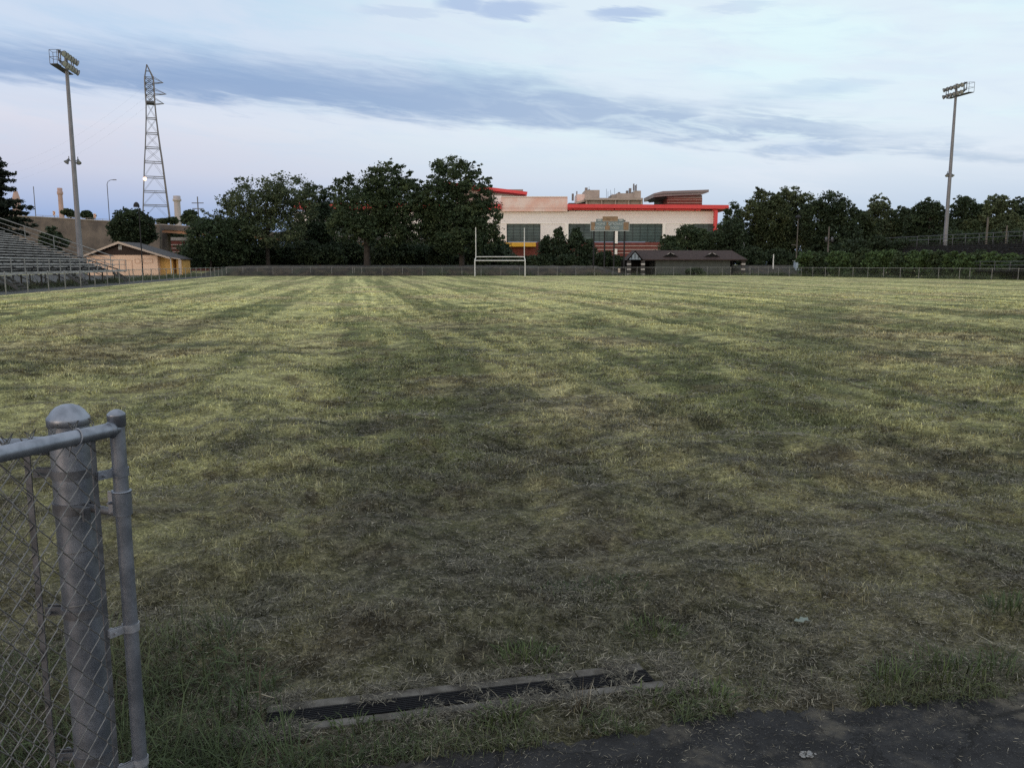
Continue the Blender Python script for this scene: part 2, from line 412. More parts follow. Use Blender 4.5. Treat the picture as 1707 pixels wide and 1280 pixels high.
M['asphalt'] = asphalt_mat()

# ------------------------------------------------------------------ mesh builder
def origin_of(o):
    v = Vector((0, 0, 0))
    while o is not None: v = v + o.location; o = o.parent
    return v
class MB:
    def __init__(s): s.v = []; s.f = []; s.sm = []
    def add(s, vs, fs, smooth=False):
        k = len(s.v); s.v += [tuple(v) for v in vs]
        for f in fs: s.f.append(tuple(i + k for i in f)); s.sm.append(smooth)
        return s
    def box(s, x0, x1, y0, y1, z0, z1):
        x0, x1 = min(x0, x1), max(x0, x1); y0, y1 = min(y0, y1), max(y0, y1); z0, z1 = min(z0, z1), max(z0, z1)
        return s.add([(x0, y0, z0), (x1, y0, z0), (x1, y1, z0), (x0, y1, z0), (x0, y0, z1), (x1, y0, z1), (x1, y1, z1), (x0, y1, z1)],
                     [(0, 3, 2, 1), (4, 5, 6, 7), (0, 1, 5, 4), (1, 2, 6, 5), (2, 3, 7, 6), (3, 0, 4, 7)])
    def obox(s, o, ax, ay, az):       # box from a corner and three edge vectors
        o, ax, ay, az = Vector(o), Vector(ax), Vector(ay), Vector(az)
        return s.add([o, o + ax, o + ax + ay, o + ay, o + az, o + ax + az, o + ax + ay + az, o + ay + az],
                     [(0, 3, 2, 1), (4, 5, 6, 7), (0, 1, 5, 4), (1, 2, 6, 5), (2, 3, 7, 6), (3, 0, 4, 7)])
    def tube(s, pts, r, n=8, cap=True):
        pts = [Vector(p) for p in pts]
        rs = r if hasattr(r, '__len__') else [r] * len(pts)
        vs = []; prev = None
        for i, p in enumerate(pts):
            d = (pts[min(i + 1, len(pts) - 1)] - pts[max(i - 1, 0)])
            d = d.normalized() if d.length > 1e-9 else Vector((0, 0, 1))
            if prev is None:
                a = d.orthogonal().normalized()
            else:
                a = prev - d * prev.dot(d)
                a = a.normalized() if a.length > 1e-6 else d.orthogonal().normalized()
            prev = a; b = d.cross(a)
            for k in range(n):
                t = 2 * math.pi * k / n
                vs.append(p + (a * math.cos(t) + b * math.sin(t)) * rs[i])
        fs = []
        for i in range(len(pts) - 1):
            for k in range(n):
                k2 = (k + 1) % n
                fs.append((i * n + k, i * n + k2, (i + 1) * n + k2, (i + 1) * n + k))
        s.add(vs, fs, n > 4)
        if cap:
            s.add(vs[:n], [tuple(range(n - 1, -1, -1))]); s.add(vs[-n:], [tuple(range(n))])
        return s
    def lathe(s, o, axis, prof, n=16):       # prof: (radius, height along axis)
        o, axis = Vector(o), Vector(axis).normalized()
        a = axis.orthogonal().normalized(); b = axis.cross(a); vs = []
        for (r, h) in prof:
            for k in range(n):
                t = 2 * math.pi * k / n
                vs.append(o + axis * h + (a * math.cos(t) + b * math.sin(t)) * max(r, 1e-4))
        fs = [(i * n + k, i * n + (k + 1) % n, (i + 1) * n + (k + 1) % n, (i + 1) * n + k) for i in range(len(prof) - 1) for k in range(n)]
        return s.add(vs, fs, True)
    def prism(s, poly, d):                   # polygon (3-D points) pushed along d
        n = len(poly); d = Vector(d); p = [Vector(q) for q in poly]
        return s.add(p + [q + d for q in p], [tuple(range(n))[::-1], tuple(range(n, 2 * n))] + [(i, (i + 1) % n, (i + 1) % n + n, i + n) for i in range(n)])
    def build(s, name, m, parent=None):
        me = bpy.data.meshes.new(name)
        o = bpy.data.objects.new(name, me); COL.objects.link(o)
        off = Vector((0, 0, 0))
        if parent is not None: o.parent = parent; off = origin_of(parent)
        me.from_pydata([tuple(Vector(v) - off) for v in s.v], [], s.f)
        me.polygons.foreach_set('use_smooth', s.sm)
        me.materials.append(m); me.update()
        return o
def tag(o, label=None, cat=None, group=None, kind=None):
    if label: o['label'] = label
    if cat: o['category'] = cat
    if group: o['group'] = group
    if kind: o['kind'] = kind
    return o
def thing(name, loc, label, cat, group=None):
    o = bpy.data.objects.new(name, None); COL.objects.link(o); o.location = loc; o.empty_display_size = .2
    return tag(o, label, cat, group)
def structure(name, mb, m): return tag(mb.build(name, m), kind='structure')
def quads(name, V4, m, parent=None, off=(0, 0, 0)):
    """V4: (n,4,3) array of quad corners -> one mesh"""
    n = len(V4); me = bpy.data.meshes.new(name)
    me.vertices.add(n * 4); me.loops.add(n * 4); me.polygons.add(n)
    me.vertices.foreach_set('co', (V4 - np.array(off)).astype(np.float32).ravel())
    me.loops.foreach_set('vertex_index', np.arange(n * 4, dtype=np.int32))
    me.polygons.foreach_set('loop_start', np.arange(0, n * 4, 4, dtype=np.int32))
    me.polygons.foreach_set('loop_total', np.full(n, 4, dtype=np.int32))
    me.materials.append(m); me.update(calc_edges=True); me.validate()
    o = bpy.data.objects.new(name, me); COL.objects.link(o)
    if parent is not None: o.parent = parent
    return o
def pxrect(mb, x0, x1, y0, y1, Y, depth=.3):
    """box whose front face lies at forward distance Y and spans those sight lines"""
    a = P((x0 + x1) / 2, y0, Y); b = P((x0 + x1) / 2, y1, Y)
    xa = P(x0, (y0 + y1) / 2, Y).x; xb = P(x1, (y0 + y1) / 2, Y).x
    return mb.box(xa, xb, Y, Y + depth, b.z, a.z)
ORD = ['first', 'second', 'third', 'fourth', 'fifth', 'sixth', 'seventh', 'eighth', 'ninth', 'tenth', 'eleventh', 'twelfth',
       'thirteenth', 'fourteenth', 'fifteenth', 'sixteenth', 'seventeenth', 'eighteenth', 'nineteenth', 'twentieth']

# ------------------------------------------------------------------ ground
EDGE = [G(*p) for p in ((300, 1318), (560, 1280), (700, 1264), (900, 1243), (1060, 1217), (1200, 1193), (1400, 1178), (1707, 1160), (2100, 1140))]
ex = np.array([e.x for e in EDGE]); ey = np.array([e.y for e in EDGE])
DR0, DR1 = G(500, 1196), G(1088, 1127)          # centre line of the trench drain
drd = (DR1 - DR0).normalized(); drn = Vector((-drd.y, drd.x, 0))
def vnoise(x, y, size, seed):
    g = np.random.default_rng(seed).uniform(0, 1, (257, 257)); u = x / size; v = y / size
    i = np.floor(u).astype(int); j = np.floor(v).astype(int); a = u - i; b = v - j; a = a * a * (3 - 2 * a); b = b * b * (3 - 2 * b)
    i0, i1, j0, j1 = i % 257, (i + 1) % 257, j % 257, (j + 1) % 257
    return (g[i0, j0] * (1 - a) + g[i1, j0] * a) * (1 - b) + (g[i0, j1] * (1 - a) + g[i1, j1] * a) * b
def height(x, y):
    """gentle unevenness of the field, flat on the path and around the drain"""
    x = np.asarray(x, float); y = np.asarray(y, float)
    h = (.020 * np.sin(1.7 * x + .6 * y + 1) + .018 * np.sin(-1.1 * x + 2.3 * y) + .012 * np.sin(3.7 * x + 1.9 * y + 2) + .010 * np.sin(2.1 * x - 4.6 * y + .5)
         + .006 * np.sin(7.3 * x + 5.1 * y) + .005 * np.sin(-6.2 * x + 9.4 * y + 1.3))
    edge = np.interp(x, ex, ey)
    k = np.clip((y - edge - .05) / .9, 0, 1)
    near = (x - DR0.x) * drn.x + (y - DR0.y) * drn.y
    along = (x - DR0.x) * drd.x + (y - DR0.y) * drd.y
    k2 = np.clip((np.hypot(near, np.clip(np.maximum(-along, along - (DR1 - DR0).length), 0, None)) - .18) / .5, 0, 1)
    far = np.clip(1 - (y - 28) / 14, 0, 1) * np.clip(1 - (np.abs(x) - 16) / 8, 0, 1)
    tus = (.070 * (vnoise(x, y, .42, 31) - .5) + .055 * (vnoise(x, y, .16, 32) - .5)) * np.clip(1 - (y - 8) / 8, 0, 1)
    return (h * 1.3 + tus) * k * k2 * far + .012 * np.minimum(k, k2) * far
def axis_pts(dense, step, grow, far):
    a, b = dense; v = list(np.arange(a, b, step)); s = step
    while v[-1] < far: s *= grow; v.append(v[-1] + s)
    s = step
    while v[0] > -far: s *= grow; v.insert(0, v[0] - s)
    return np.array(v)
gx = axis_pts((-5, 5), .055, 1.07, 3200); gy = axis_pts((1.6, 7.5), .05, 1.05, 3200)
XX, YY = np.meshgrid(gx, gy); ZZ = height(XX, YY)
me = bpy.data.meshes.new('ground'); nx, ny = len(gx), len(gy)
me.vertices.add(nx * ny); me.vertices.foreach_set('co', np.stack([XX, YY, ZZ], -1).astype(np.float32).ravel())
ii = (np.arange(ny - 1)[:, None] * nx + np.arange(nx - 1)[None, :]).ravel()
q4 = np.stack([ii, ii + 1, ii + nx + 1, ii + nx], -1).astype(np.int32)
me.loops.add(q4.size); me.polygons.add(len(q4)); me.loops.foreach_set('vertex_index', q4.ravel())
me.polygons.foreach_set('loop_start', np.arange(0, q4.size, 4, dtype=np.int32)); me.polygons.foreach_set('loop_total', np.full(len(q4), 4, dtype=np.int32))
me.polygons.foreach_set('use_smooth', np.ones(len(q4), bool)); me.materials.append(M['ground']); me.update(calc_edges=True)
ground = bpy.data.objects.new('ground', me); COL.objects.link(ground); tag(ground, kind='structure')

# asphalt path under the camera, ragged edge
pv = []
xs = np.linspace(EDGE[0].x, EDGE[-1].x, 260)
jag = .012 * np.sin(xs * 23) + .012 * np.sin(xs * 51 + 1) + .02 * np.sin(xs * 7.2 + 2) + .012 * rng.normal(size=260)
top = [(x, np.interp(x, ex, ey) + j, .004) for x, j in zip(xs, jag)]
mb = MB()
for i in range(len(top) - 1):
    a, b = top[i], top[i + 1]
    mb.add([(a[0], -14, .004), (b[0], -14, .004), b, a], [(0, 1, 2, 3)])
mb.add([(EDGE[-1].x, -14, .004), (30, -14, .004), (30, EDGE[-1].y + 6, .004), (EDGE[-1].x, top[-1][1], .004)], [(0, 1, 2, 3)])
mb.add([(-25, -14, .004), (EDGE[0].x, -14, .004), (EDGE[0].x, top[0][1], .004), (-25, -3, .004)], [(0, 1, 2, 3)])
structure('asphalt_path', mb, M['asphalt'])

# cinder track outside the left fence
def leftfence(Y): return Vector((-27 - (Y - 44) * .182, Y, 0))
A, B = leftfence(-10), leftfence(150)
mb = MB(); wv = Vector((-32, 0, 0))
mb.add([A - Vector((.35, 0, 0)) + wv + Vector((0, 0, .004)), A + Vector((-.35, 0, .004)), B + Vector((-.35, 0, .004)), B + wv + Vector((-.35, 0, .004))], [(0, 1, 2, 3)])
structure('track', mb, M['track'])

# ------------------------------------------------------------------ low bank and wooded rise behind the far fence
mb = MB(); bx_ = np.linspace(-46, 58, 150); prof = [(119.2, -.02), (120, .35), (121.2, .95), (122.5, 1.3), (126, 1.38), (140, 1.5), (170, 1.2), (172, -.05)]
vs = []
for x in bx_:
    fy = 117.2 + (x + 40.3) * .0905
    for (y, z) in prof:
        if y < 128: y = y - 119.2 + fy + .9
        fade = np.clip((x + 46) / 5, 0, 1) * np.clip((17 - x) / 4, 0, 1) if y < 131 else np.clip((x + 46) / 5, 0, 1) * np.clip((58 - x) / 5, 0, 1)
        if y >= 171: fade = 1
        vs.append((x, y + .25 * math.sin(x * .9), z * fade - .02 * (fade < .02) + (.08 * math.sin(x * 1.7 + y) + .05 * math.sin(x * 4.1)) * fade * (0 < z < 1.45)))
npf = len(prof)
mb.add(vs, [(i * npf + j, i * npf + npf + j, i * npf + npf + j + 1, i * npf + j + 1) for i in range(len(bx_) - 1) for j in range(npf - 1)], True)
structure('embankment', mb, M['litter'])

# ------------------------------------------------------------------ chain link fences round the field
def fence_line(name, label, ptsX, h=1.2):
    """ptsX: list of ground points where the posts stand"""
    root = thing(name, ptsX[0], label, 'fence')
    r = .030
    for p in ptsX:
        o = MB().tube([p, p + Vector((0, 0, h + .02))], r + .004, 8).lathe(p + Vector((0, 0, h + .02)), (0, 0, 1), [(r + .012, 0), (r + .01, .03), (0, .05)], 8).build('post', M['fence_far'], root)
    rail = [p + Vector((0, 0, h)) for p in ptsX]
    MB().tube(rail, .024, 6).build('top_rail', M['fence_far'], root)
    mb = MB(); uv = []
    L = 0
    for a, b in zip(ptsX, ptsX[1:]):
        d = (b - a).length; off = Vector((0, 0, 0)) + (b - a).normalized().cross(Vector((0, 0, 1))) * .035
        mb.add([a + off + Vector((0, 0, .04)), b + off + Vector((0, 0, .04)), b + off + Vector((0, 0, h)), a + off + Vector((0, 0, h))], [(0, 1, 2, 3)])
        uv += [(L, .04), (L + d, .04), (L + d, h), (L, h)]; L += d
    o = mb.build('chain_link_mesh', M['chain'], root)
    ul = o.data.uv_layers.new(name='UVMap'); ul.data.foreach_set('uv', np.array(uv, np.float32).ravel())
    return root
def on_line(px, A, B):
    """where the sight line of image column px meets the ground line AB"""
    k = (px - CX) / F / math.cos(PITCH) * 1.0
    d = B - A
    # X = k' * Y with k' from the ray at the horizon row
    rr = ray(px, 452); s = rr.x / rr.y
    t = (s * A.y - A.x) / (d.x - s * d.y)
    return A + d * t
LA, LB = leftfence(44), leftfence(116)
lp = [on_line(px, LA, LB) for px in (7, 44, 79, 107, 133, 157, 178, 198, 215, 221.5, 237, 252, 265, 277, 289, 299, 309, 318, 327, 335, 343, 351, 358, 364, 370)]
corner = on_line(377, LA, LB)
pre = [lp[0] + (LA - LB).normalized() * 3.0 * k for k in range(9, 0, -1)]
fence_line('chain_link_fence', 'grey chain link fence along the left side of the field before the bleachers', pre + lp + [corner])
FA, FB = Vector((corner.x, corner.y, 0)), Vector((P(1250, 452, 124).x, 124, 0))
fp = [on_line(px, FA, FB) for px in (377.6, 405, 429, 455, 487, 518, 553, 588, 591, 603, 637, 671, 704, 737, 770, 802, 835, 866, 897, 929, 960, 991, 1022, 1043, 1062, 1093, 1123, 1151, 1179, 1204, 1218, 1249)]
fence_line('chain_link_fence', 'straight far chain link fence behind the goal and before the brown shed', fp)
RB = Vector((P(1707, 452, 87).x, 87, 0))
rp = [on_line(px, FB, RB) for px in (1250.6, 1264.5, 1280.6, 1298, 1316, 1336, 1355, 1376, 1399, 1422, 1447, 1473, 1501, 1532, 1565, 1600, 1617, 1654, 1698)]
rp += [rp[-1] + (RB - FB).normalized() * 3.0 * k for k in range(1, 8)]
fence_line('chain_link_fence', 'chain link fence slanting along the right side before the green bushes', rp)

# ------------------------------------------------------------------ goal
YG = 116.0
xl, xr = P(791.6, 445, YG).x, P(875.3, 445, YG).x
xl2, xr2 = P(792.8, 400, YG).x, P(874.2, 400, YG).x
z1, z2, zt = P(833, 434.6, YG).z, P(833, 428.2, YG).z, P(833, 379.5, YG).z
goal = thing('goal_post', ((xl + xr) / 2, YG, 0), 'white football goal with two crossbars before the far fence', 'goal')
for a, b in ((xl, xl2), (xr, xr2)):
    MB().tube([(a, YG, 0), (a, YG, z1)], .075, 10).build('post', M['white'], goal)
    MB().tube([(a, YG, z1), (a, YG + .04, z1 + .12), (b, YG + .55, z2 - .10), (b, YG + .6, z2)], .065, 8).build('offset_bracket', M['white'], goal)
    MB().tube([(b, YG + .6, z2), (b, YG + .6, zt + (0 if a == xr else .05))], .058, 10).build('upright', M['white'], goal)
MB().tube([(xl, YG, z1), (xr, YG, z1)], .07, 10).build('lower_crossbar', M['white'], goal)
MB().tube([(xl2, YG + .6, z2), (xr2, YG + .6, z2)], .06, 10).build('upper_crossbar', M['white'], goal)

# ------------------------------------------------------------------ scoreboard
YS = 124.6
sb = thing('scoreboard', (P(1016, 452, YS).x, YS, 0), 'faded blue grey scoreboard on four thin dark posts before the school', 'scoreboard')
def sbx(x0, x1, y0, y1, dy, dep, m, name): return pxrect(MB(), x0, x1, y0, y1, YS + dy, dep).build(name, m, sb)
for px in (990, 1008, 1024, 1041):
    MB().tube([Vector((P(px, 415, YS).x, YS + .32, 1.0)), Vector((P(px, 415, YS).x, YS + .32, P(px, 384, YS).z + .2))], .115, 8).build('post', M['post_dark'], sb)
sbx(985, 1048.5, 370, 384.5, .0, .25, M['sb_board'], 'main_panel')
sbx(994, 1040, 365.2, 369.9, .0, .25, M['sb_board'], 'shoulder_panel')
sbx(1004.5, 1030, 361, 368.8, -.05, .045, M['sb_brown'], 'display')
sbx(985.6, 992, 370.8, 383.6, -.04, .036, M['sb_brown'], 'display'); sbx(1039.5, 1047.8, 370.8, 383.6, -.04, .036, M['sb_brown'], 'display')
sbx(1008.5, 1016.5, 376.5, 383.4, -.04, .036, M['sb_brown'], 'display'); sbx(1011, 1014, 370.2, 376, -.04, .036, M['sb_brown'], 'display')
mb = MB()
pxrect(mb, 984.4, 1049.2, 384.5, 385.4, YS - .06, .34); pxrect(mb, 984.4, 985, 370, 384.4, YS - .05, .33); pxrect(mb, 1048.5, 1049.2, 370, 384.4, YS - .05, .33); pxrect(mb, 1004, 1030.5, 368.85, 369.7, YS - .07, .06)
mb.build('edging', M['sb_edge'], sb)
mb = MB().tube([P(1041.6, 369.9, YS) + Vector((0, .1, 0)), P(1041.6, 368.6, YS) + Vector((0, .1, 0))], .05, 6); mb.lathe(P(1041.6, 369, YS) + Vector((0, .1, 0)), (0, 0, 1), [(.02, 0), (.16, .02), (.12, .14), (0, .2)], 8); mb.build('horn', M['post_dark'], sb)
def lettering(txt, px, py, size, Y, parent, m, name='lettering', ext=.012):
    c = bpy.data.curves.new(name, 'FONT'); c.body = txt; c.align_x = 'CENTER'; c.align_y = 'CENTER'; c.size = size; c.extrude = ext
    o = bpy.data.objects.new(name, c); COL.objects.link(o); o.parent = parent
    p = P(px, py, Y); o.location = p - origin_of(parent); o.rotation_euler = (R(90), 0, 0); c.materials.append(m)
    me = bpy.data.meshes.new_from_object(o); q = bpy.data.objects.new(name, me); COL.objects.link(q); q.parent = parent; q.location = o.location; q.rotation_euler = o.rotation_euler
    bpy.data.objects.remove(o); q.name = name; return q
for txt, px, py in (('HOME', 1001.5, 373.6), ('QTR', 1019.5, 373.6), ('GUEST', 1032.5, 373.6), ('DOWN', 999.5, 380.4), ('TO', 1020.9, 380.4), ('GO', 1028.3, 380.4)):
    lettering(txt, px, py, .46, YS - .05, sb, M['sb_text'])
mb = MB()
for px, y in ((999, 367.5), (1035, 367.5)): pxrect(MB(), px - 3, px + 3, y - 1.2, y + 1.2, YS - .03, .026).build('faded_sign', M['sb_edge'], sb)

# ------------------------------------------------------------------ brown roofed shed behind the far fence
YP = 128.0
sh = thing('pavilion', (P(1143, 450, YP).x, YP, 0), 'long low shed with brown shingle roof and striped pillars behind far fence', 'shed')
X_ = lambda px: P(px, 440, YP).x
Z_ = lambda py, Y=YP: P(1143, py, Y).z
ze, zr = Z_(432.6), P(1143, 417.5, YP + 3.2).z
xa, xb, xra, xrb = X_(1066), X_(1243.5), X_(1058), X_(1228)
dpt = 6.4
mb = MB().add([(xa - 1.6, YP - .7, ze), (xb, YP - .7, ze), (xrb, YP + dpt / 2, zr), (xra, YP + dpt / 2, zr), (xa - 1.6, YP + dpt + .7, ze), (xb, YP + dpt + .7, ze)],
              [(0, 1, 2, 3), (1, 5, 2), (5, 4, 3, 2), (4, 0, 3)])
roof = mb.build('roof', M['shingle_br'], sh)
MB().box(xa - .1, xb, YP - .74, YP - .60, ze - .16, ze - .01).build('fascia', M['shingle_br'], sh)
MB().box(xa - 1.6, xb, YP - .55, YP + dpt + .6, ze - .1, ze - .03).build('soffit', M['dark'], sh)
MB().box(X_(1093), X_(1217), YP, YP + .2, 0, ze - .10).build('front_wall', M['shed'], sh)
MB().box(X_(1045), X_(1238), YP + dpt - .2, YP + dpt, 0, ze - .10).build('back_wall', M['dark'], sh)
for px in (1093, 1217):
    MB().box(X_(px) - .1 * (px > 1200) , X_(px) + .1 * (px < 1200), YP + .2, YP + dpt - .2, 0, ze - .1).build('side_wall', M['shed'], sh)
for px in (1118, 1187):
    c, zb, ztop = X_(px), Z_(428.5), Z_(421.5)
    # little gable standing out of the front slope
    yb = YP - .7 + (zb - ze) / (zr - ze) * (dpt / 2 + .7); yt = YP - .7 + (ztop - ze) / (zr - ze) * (dpt / 2 + .7)
    d = MB().add([(c - 1.15, yb, zb), (c + 1.15, yb, zb), (c, yb - .05, ztop), (c, yt + .1, ztop)], [(0, 2, 3), (2, 1, 3)]).build('dormer', M['shingle_br'], sh)
    MB().add([(c - .95, yb - .02, zb + .02), (c + .95, yb - .02, zb + .02), (c, yb - .05, ztop - .1)], [(0, 1, 2)]).build('vent', M['dark'], d)
    MB().tube([(c - 1.2, yb - .08, zb), (c, yb - .1, ztop + .03), (c + 1.2, yb - .08, zb)], .05, 4).build('dormer_trim', M['pillar'], d)
gl, gr, gz0, gz1 = X_(1045), X_(1067.5), Z_(433), Z_(420.5)
YGB = YP - 1.3
gc = (gl + gr) / 2
MB().add([(gl - .25, YGB - .2, gz0 - .1), (gc, YGB - .2, gz1 + .2), (gc, YP + 2.6, gz1 + .2), (gl - .25, YP + 2.6, gz0 - .1), (gr + .25, YGB - .2, gz0 - .1), (gr + .25, YP + 2.6, gz0 - .1)], [(0, 1, 2, 3), (1, 4, 5, 2)]).build('porch_roof', M['shingle_br'], sh)
gb = MB().prism([(gl + .1, YGB, gz0), (gr - .1, YGB, gz0), (gc, YGB, gz1)], (0, .1, 0)).build('porch_gable', M['bluegrey'], sh)
mb = MB()
for k, (dx_, h) in enumerate(((-.5, .42), (0, .72), (.5, .42))): mb.box(gc + dx_ - .05, gc + dx_ + .05, YGB - .03, YGB - .005, gz0 + .12, gz0 + .12 + h)
mb.build('batten', M['post_dark'], gb)
for px, yy in ((1047, YGB + .1), (1070, YGB + .1), (1238.5, YP - .35)):
    x = X_(px); MB().box(x - .28, x + .28, yy, yy + .5, 0, ze - .18).build('pillar', M['pillar'], sh)
nb = thing('notice_board', (P(1032, 450, 124.4).x, 124.4, 0), 'small pale notice fixed upright behind the far fence near scoreboard post', 'sign')
pxrect(MB(), 1030.3, 1033.8, 447.3, 454.5, 124.4, .06).build('panel', M['trim'], nb)
x = P(1032, 450, 124.4).x; MB().tube([(x, 124.5, 0), (x, 124.5, .8)], .04, 6).build('post', M['post_dark'], nb)
for px, lab in ((1240, 'dark bench beside the right pillar of the brown shed'),):
    bn = thing('bench', (P(1226, 452, 126).x, 126.0, 0), lab, 'bench')
    x0, x1 = P(1224, 452, 126).x, P(1232, 452, 126).x
    MB().box(x0, x1, 126, 126.4, .42, .5).build('seat', M['concrete'], bn)
    for xx in (x0 + .08, x1 - .16): MB().box(xx, xx + .08, 126.05, 126.35, 0, .42).build('leg', M['post_dark'], bn)

# ------------------------------------------------------------------ yellow house on the left
YH = 125.0
hs = thing('bungalow', (P(215, 452, YH).x, YH, 0), 'small peach stucco house with brown gable and grey roof beside bleachers', 'house')
hx = lambda px: P(px, 440, YH).x
hz = lambda py: P(215, py, YH).z
x0, x1, x2 = hx(145), hx(263), hx(285)
zea, zap = hz(425.5), hz(405.2); ap = hx(203)
dep = 6.0
slope_l = (zap - hz(428)) / (ap - hx(142)); slope_r = (zap - hz(431)) / (hx(288) - ap)
MB().box(x0, x1, YH, YH + dep, 0, zea).build('front_wall', M['peach'], hs)
MB().box(x1 + .003, x2 - .1, YH + .9, YH + dep, 0, hz(428)).build('porch_wall', M['lamplit_wall'], hs)
MB().prism([(x0 - .2, YH + .003, zea), (x1, YH + .003, zea), (ap, YH + .003, zap - .25)], (0, dep - .01, 0)).build('gable', M['brown_siding'], hs)
th = .18; oy = .7
def slab(pa, pb, m, name):
    (ax, az_), (bx, bz) = pa, pb
    return MB().prism([(ax, YH - oy, az_), (bx, YH - oy, bz), (bx, YH - oy, bz + th), (ax, YH - oy, az_ + th)], (0, dep + 2 * oy, 0)).build(name, m, hs)
slab((hx(142), hz(428.3)), (ap - .002, zap), M['shingle'], 'roof_slope'); slab((ap + .002, zap), (hx(287), hz(431)), M['shingle'], 'roof_slope')
MB().prism([(hx(141.5), YH - oy - .05, hz(429.3)), (ap, YH - oy - .05, zap - .12), (ap, YH - oy - .05, zap + .22), (hx(141.5), YH - oy - .05, hz(426.7))], (0, .04, 0)).build('bargeboard', M['trim'], hs)
MB().prism([(ap + .003, YH - oy - .05, zap - .12), (hx(287.5), YH - oy - .05, hz(432.2)), (hx(287.5), YH - oy - .05, hz(429.4)), (ap + .003, YH - oy - .05, zap + .22)], (0, .04, 0)).build('bargeboard', M['trim'], hs)
MB().box(hx(199.5), hx(204.8), YH - .06, YH - .003, hz(416.3), hz(407.8)).build('gable_vent', M['white'], hs)
mb = MB()
for k in range(4): zz = hz(415.6) + k * .17; mb.box(hx(200.2), hx(204.1), YH - .075, YH - .062, zz, zz + .06)
mb.build('louvre', M['concrete'], hs.children[-1])
for (pa, pb, ya, yb) in ((208.5, 220, 434.5, 452), (226, 233.5, 432.5, 438.8), (240, 254.5, 432.5, 438.8), (160, 175, 432.5, 438.5)):
    o = MB().box(hx(pa), hx(pb), YH - .03, YH - .003, hz(yb), hz(ya)).build('door' if yb > 445 else 'boarded_window', M['peach'], hs)
    mb = MB(); a, b, c, d = hx(pa) - .06, hx(pb) + .06, hz(yb) - .02, hz(ya) + .06
    mb.box(a, b, YH - .05, YH - .033, d - .06, d).box(a, a + .06, YH - .05, YH - .033, c, d - .062).box(b - .06, b, YH - .05, YH - .033, c, d - .062)
    if yb < 445: mb.box(a + .062, b - .062, YH - .05, YH - .033, c, c + .05)
    mb.build('frame', M['stucco_frame'], o)
MB().tube([(hx(286.3), YH - .3, 0), (hx(286.3), YH - .3, hz(431.5))], .075, 8).build('downpipe', M['white'], hs)
# lean-to on the right
MB().box(hx(288.5), hx(299), YH + 1.2, YH + 4.2, 0, hz(432.5)).build('annex_wall', M['lamplit_wall'], hs)
mb = MB().prism([(hx(283), YH - .4, hz(429.7)), (hx(302.5), YH - .4, hz(433.0)), (hx(302.5), YH - .4, hz(431.4)), (hx(283), YH - .4, hz(427.9))], (0, 4.8, 0)); mb.build('annex_roof', M['shingle'], hs)
MB().prism([(hx(283), YH - .44, hz(429.7)), (hx(302.8), YH - .44, hz(433.0)), (hx(302.8), YH - .44, hz(431.6)), (hx(283), YH - .44, hz(428.3))], (0, .036, 0)).build('annex_fascia', M['trim'], hs)
for px in (299.8, 302): MB().box(hx(px) - .09, hx(px) + .09, YH - .3, YH - .1, 0, hz(433.2)).build('annex_post', M['trim'], hs)

# ------------------------------------------------------------------ elevated highway
YW = 165.0
hw = thing('retaining_wall', (P(120, 440, YW).x, YW, 0), 'tall stained concrete highway wall behind the small house', 'wall')
pts = [(-60, 357), (58, 362.2), (120, 365.6), (182, 369.5), (266, 375.5)]
mb = MB().prism([P(x, y, YW) for x, y in pts] + [Vector((P(266, 440, YW).x, YW, 0)), Vector((P(-60, 440, YW).x, YW, 0))], (0, 1.2, 0)); mb.build('wall_face', M['wallcon'], hw)
mb = MB().prism([P(x, y - 1.6, YW) + Vector((0, -.15, 0)) for x, y in pts] + [P(x, y + .1, YW) + Vector((0, -.15, 0)) for x, y in pts[::-1]], (0, .13, 0)); mb.build('coping', M['wallcap'], hw)
mb = MB()
for x, y in ((70, 363), (95, 364.3), (120, 365.6), (145, 367.2), (170, 368.8)): mb.tube([P(x, y - 1.5, YW) + Vector((0, .3, 0)), P(x, y - 4, YW) + Vector((0, .3, 0))], .04, 4)
mb.tube([P(x, y - 3.6, YW) + Vector((0, .3, 0)) for x, y in pts[1:]], .045, 4); mb.build('guard_rail', M['wallcap'], hw)
YB = 168.0
br = thing('overpass', (P(300, 440, YB).x, YB, 0), 'highway bridge deck with orange light tinted beam left of the broad tree', 'bridge')
dk = [(266.5, 374.3), (320, 378), (420, 386), (560, 394), (740, 400)]
mb = MB().prism([P(x, y, YB) for x, y in dk] + [P(x, y + 8.2, YB) for x, y in dk[::-1]], (0, .4, 0)); mb.build('parapet', M['wallcon'], br)
mb = MB().prism([P(x, y - 1, YB) + Vector((0, -.1, 0)) for x, y in dk] + [P(x, y + .6, YB) + Vector((0, -.1, 0)) for x, y in dk[::-1]], (0, .09, 0)); mb.build('coping', M['wallcap'], br)
mb = MB().prism([P(x, y + 8.3, YB) + Vector((0, .3, 0)) for x, y in dk] + [P(x, y + 13.2, YB) + Vector((0, .3, 0)) for x, y in dk[::-1]], (0, .5, 0)); mb.build('beam', M['orange_lit_beam'], br)
mb = MB().prism([P(x, y + 9, YB) + Vector((0, .9, 0)) for x, y in dk] + [P(x, y + 10.5, YB) + Vector((0, .9, 0)) for x, y in dk[::-1]], (0, 9, 0)); mb.build('deck', M['dark'], br)
for px in (268, 345, 430, 520): x = P(px, 430, YB).x; MB().box(x - .6, x + .6, YB + 2.5, YB + 4, 0, P(px, 386 + (px - 266) * .05, YB).z).build('pier', M['wallcon'], br)
bk = thing('brick_building', (P(300, 440, 186).x, 186, 0), 'red brick building with pale bands seen beneath the overpass', 'building')
pxrect(MB(), 258, 345, 401.3, 452, 186, 8).build('wall', M['brick'], bk)
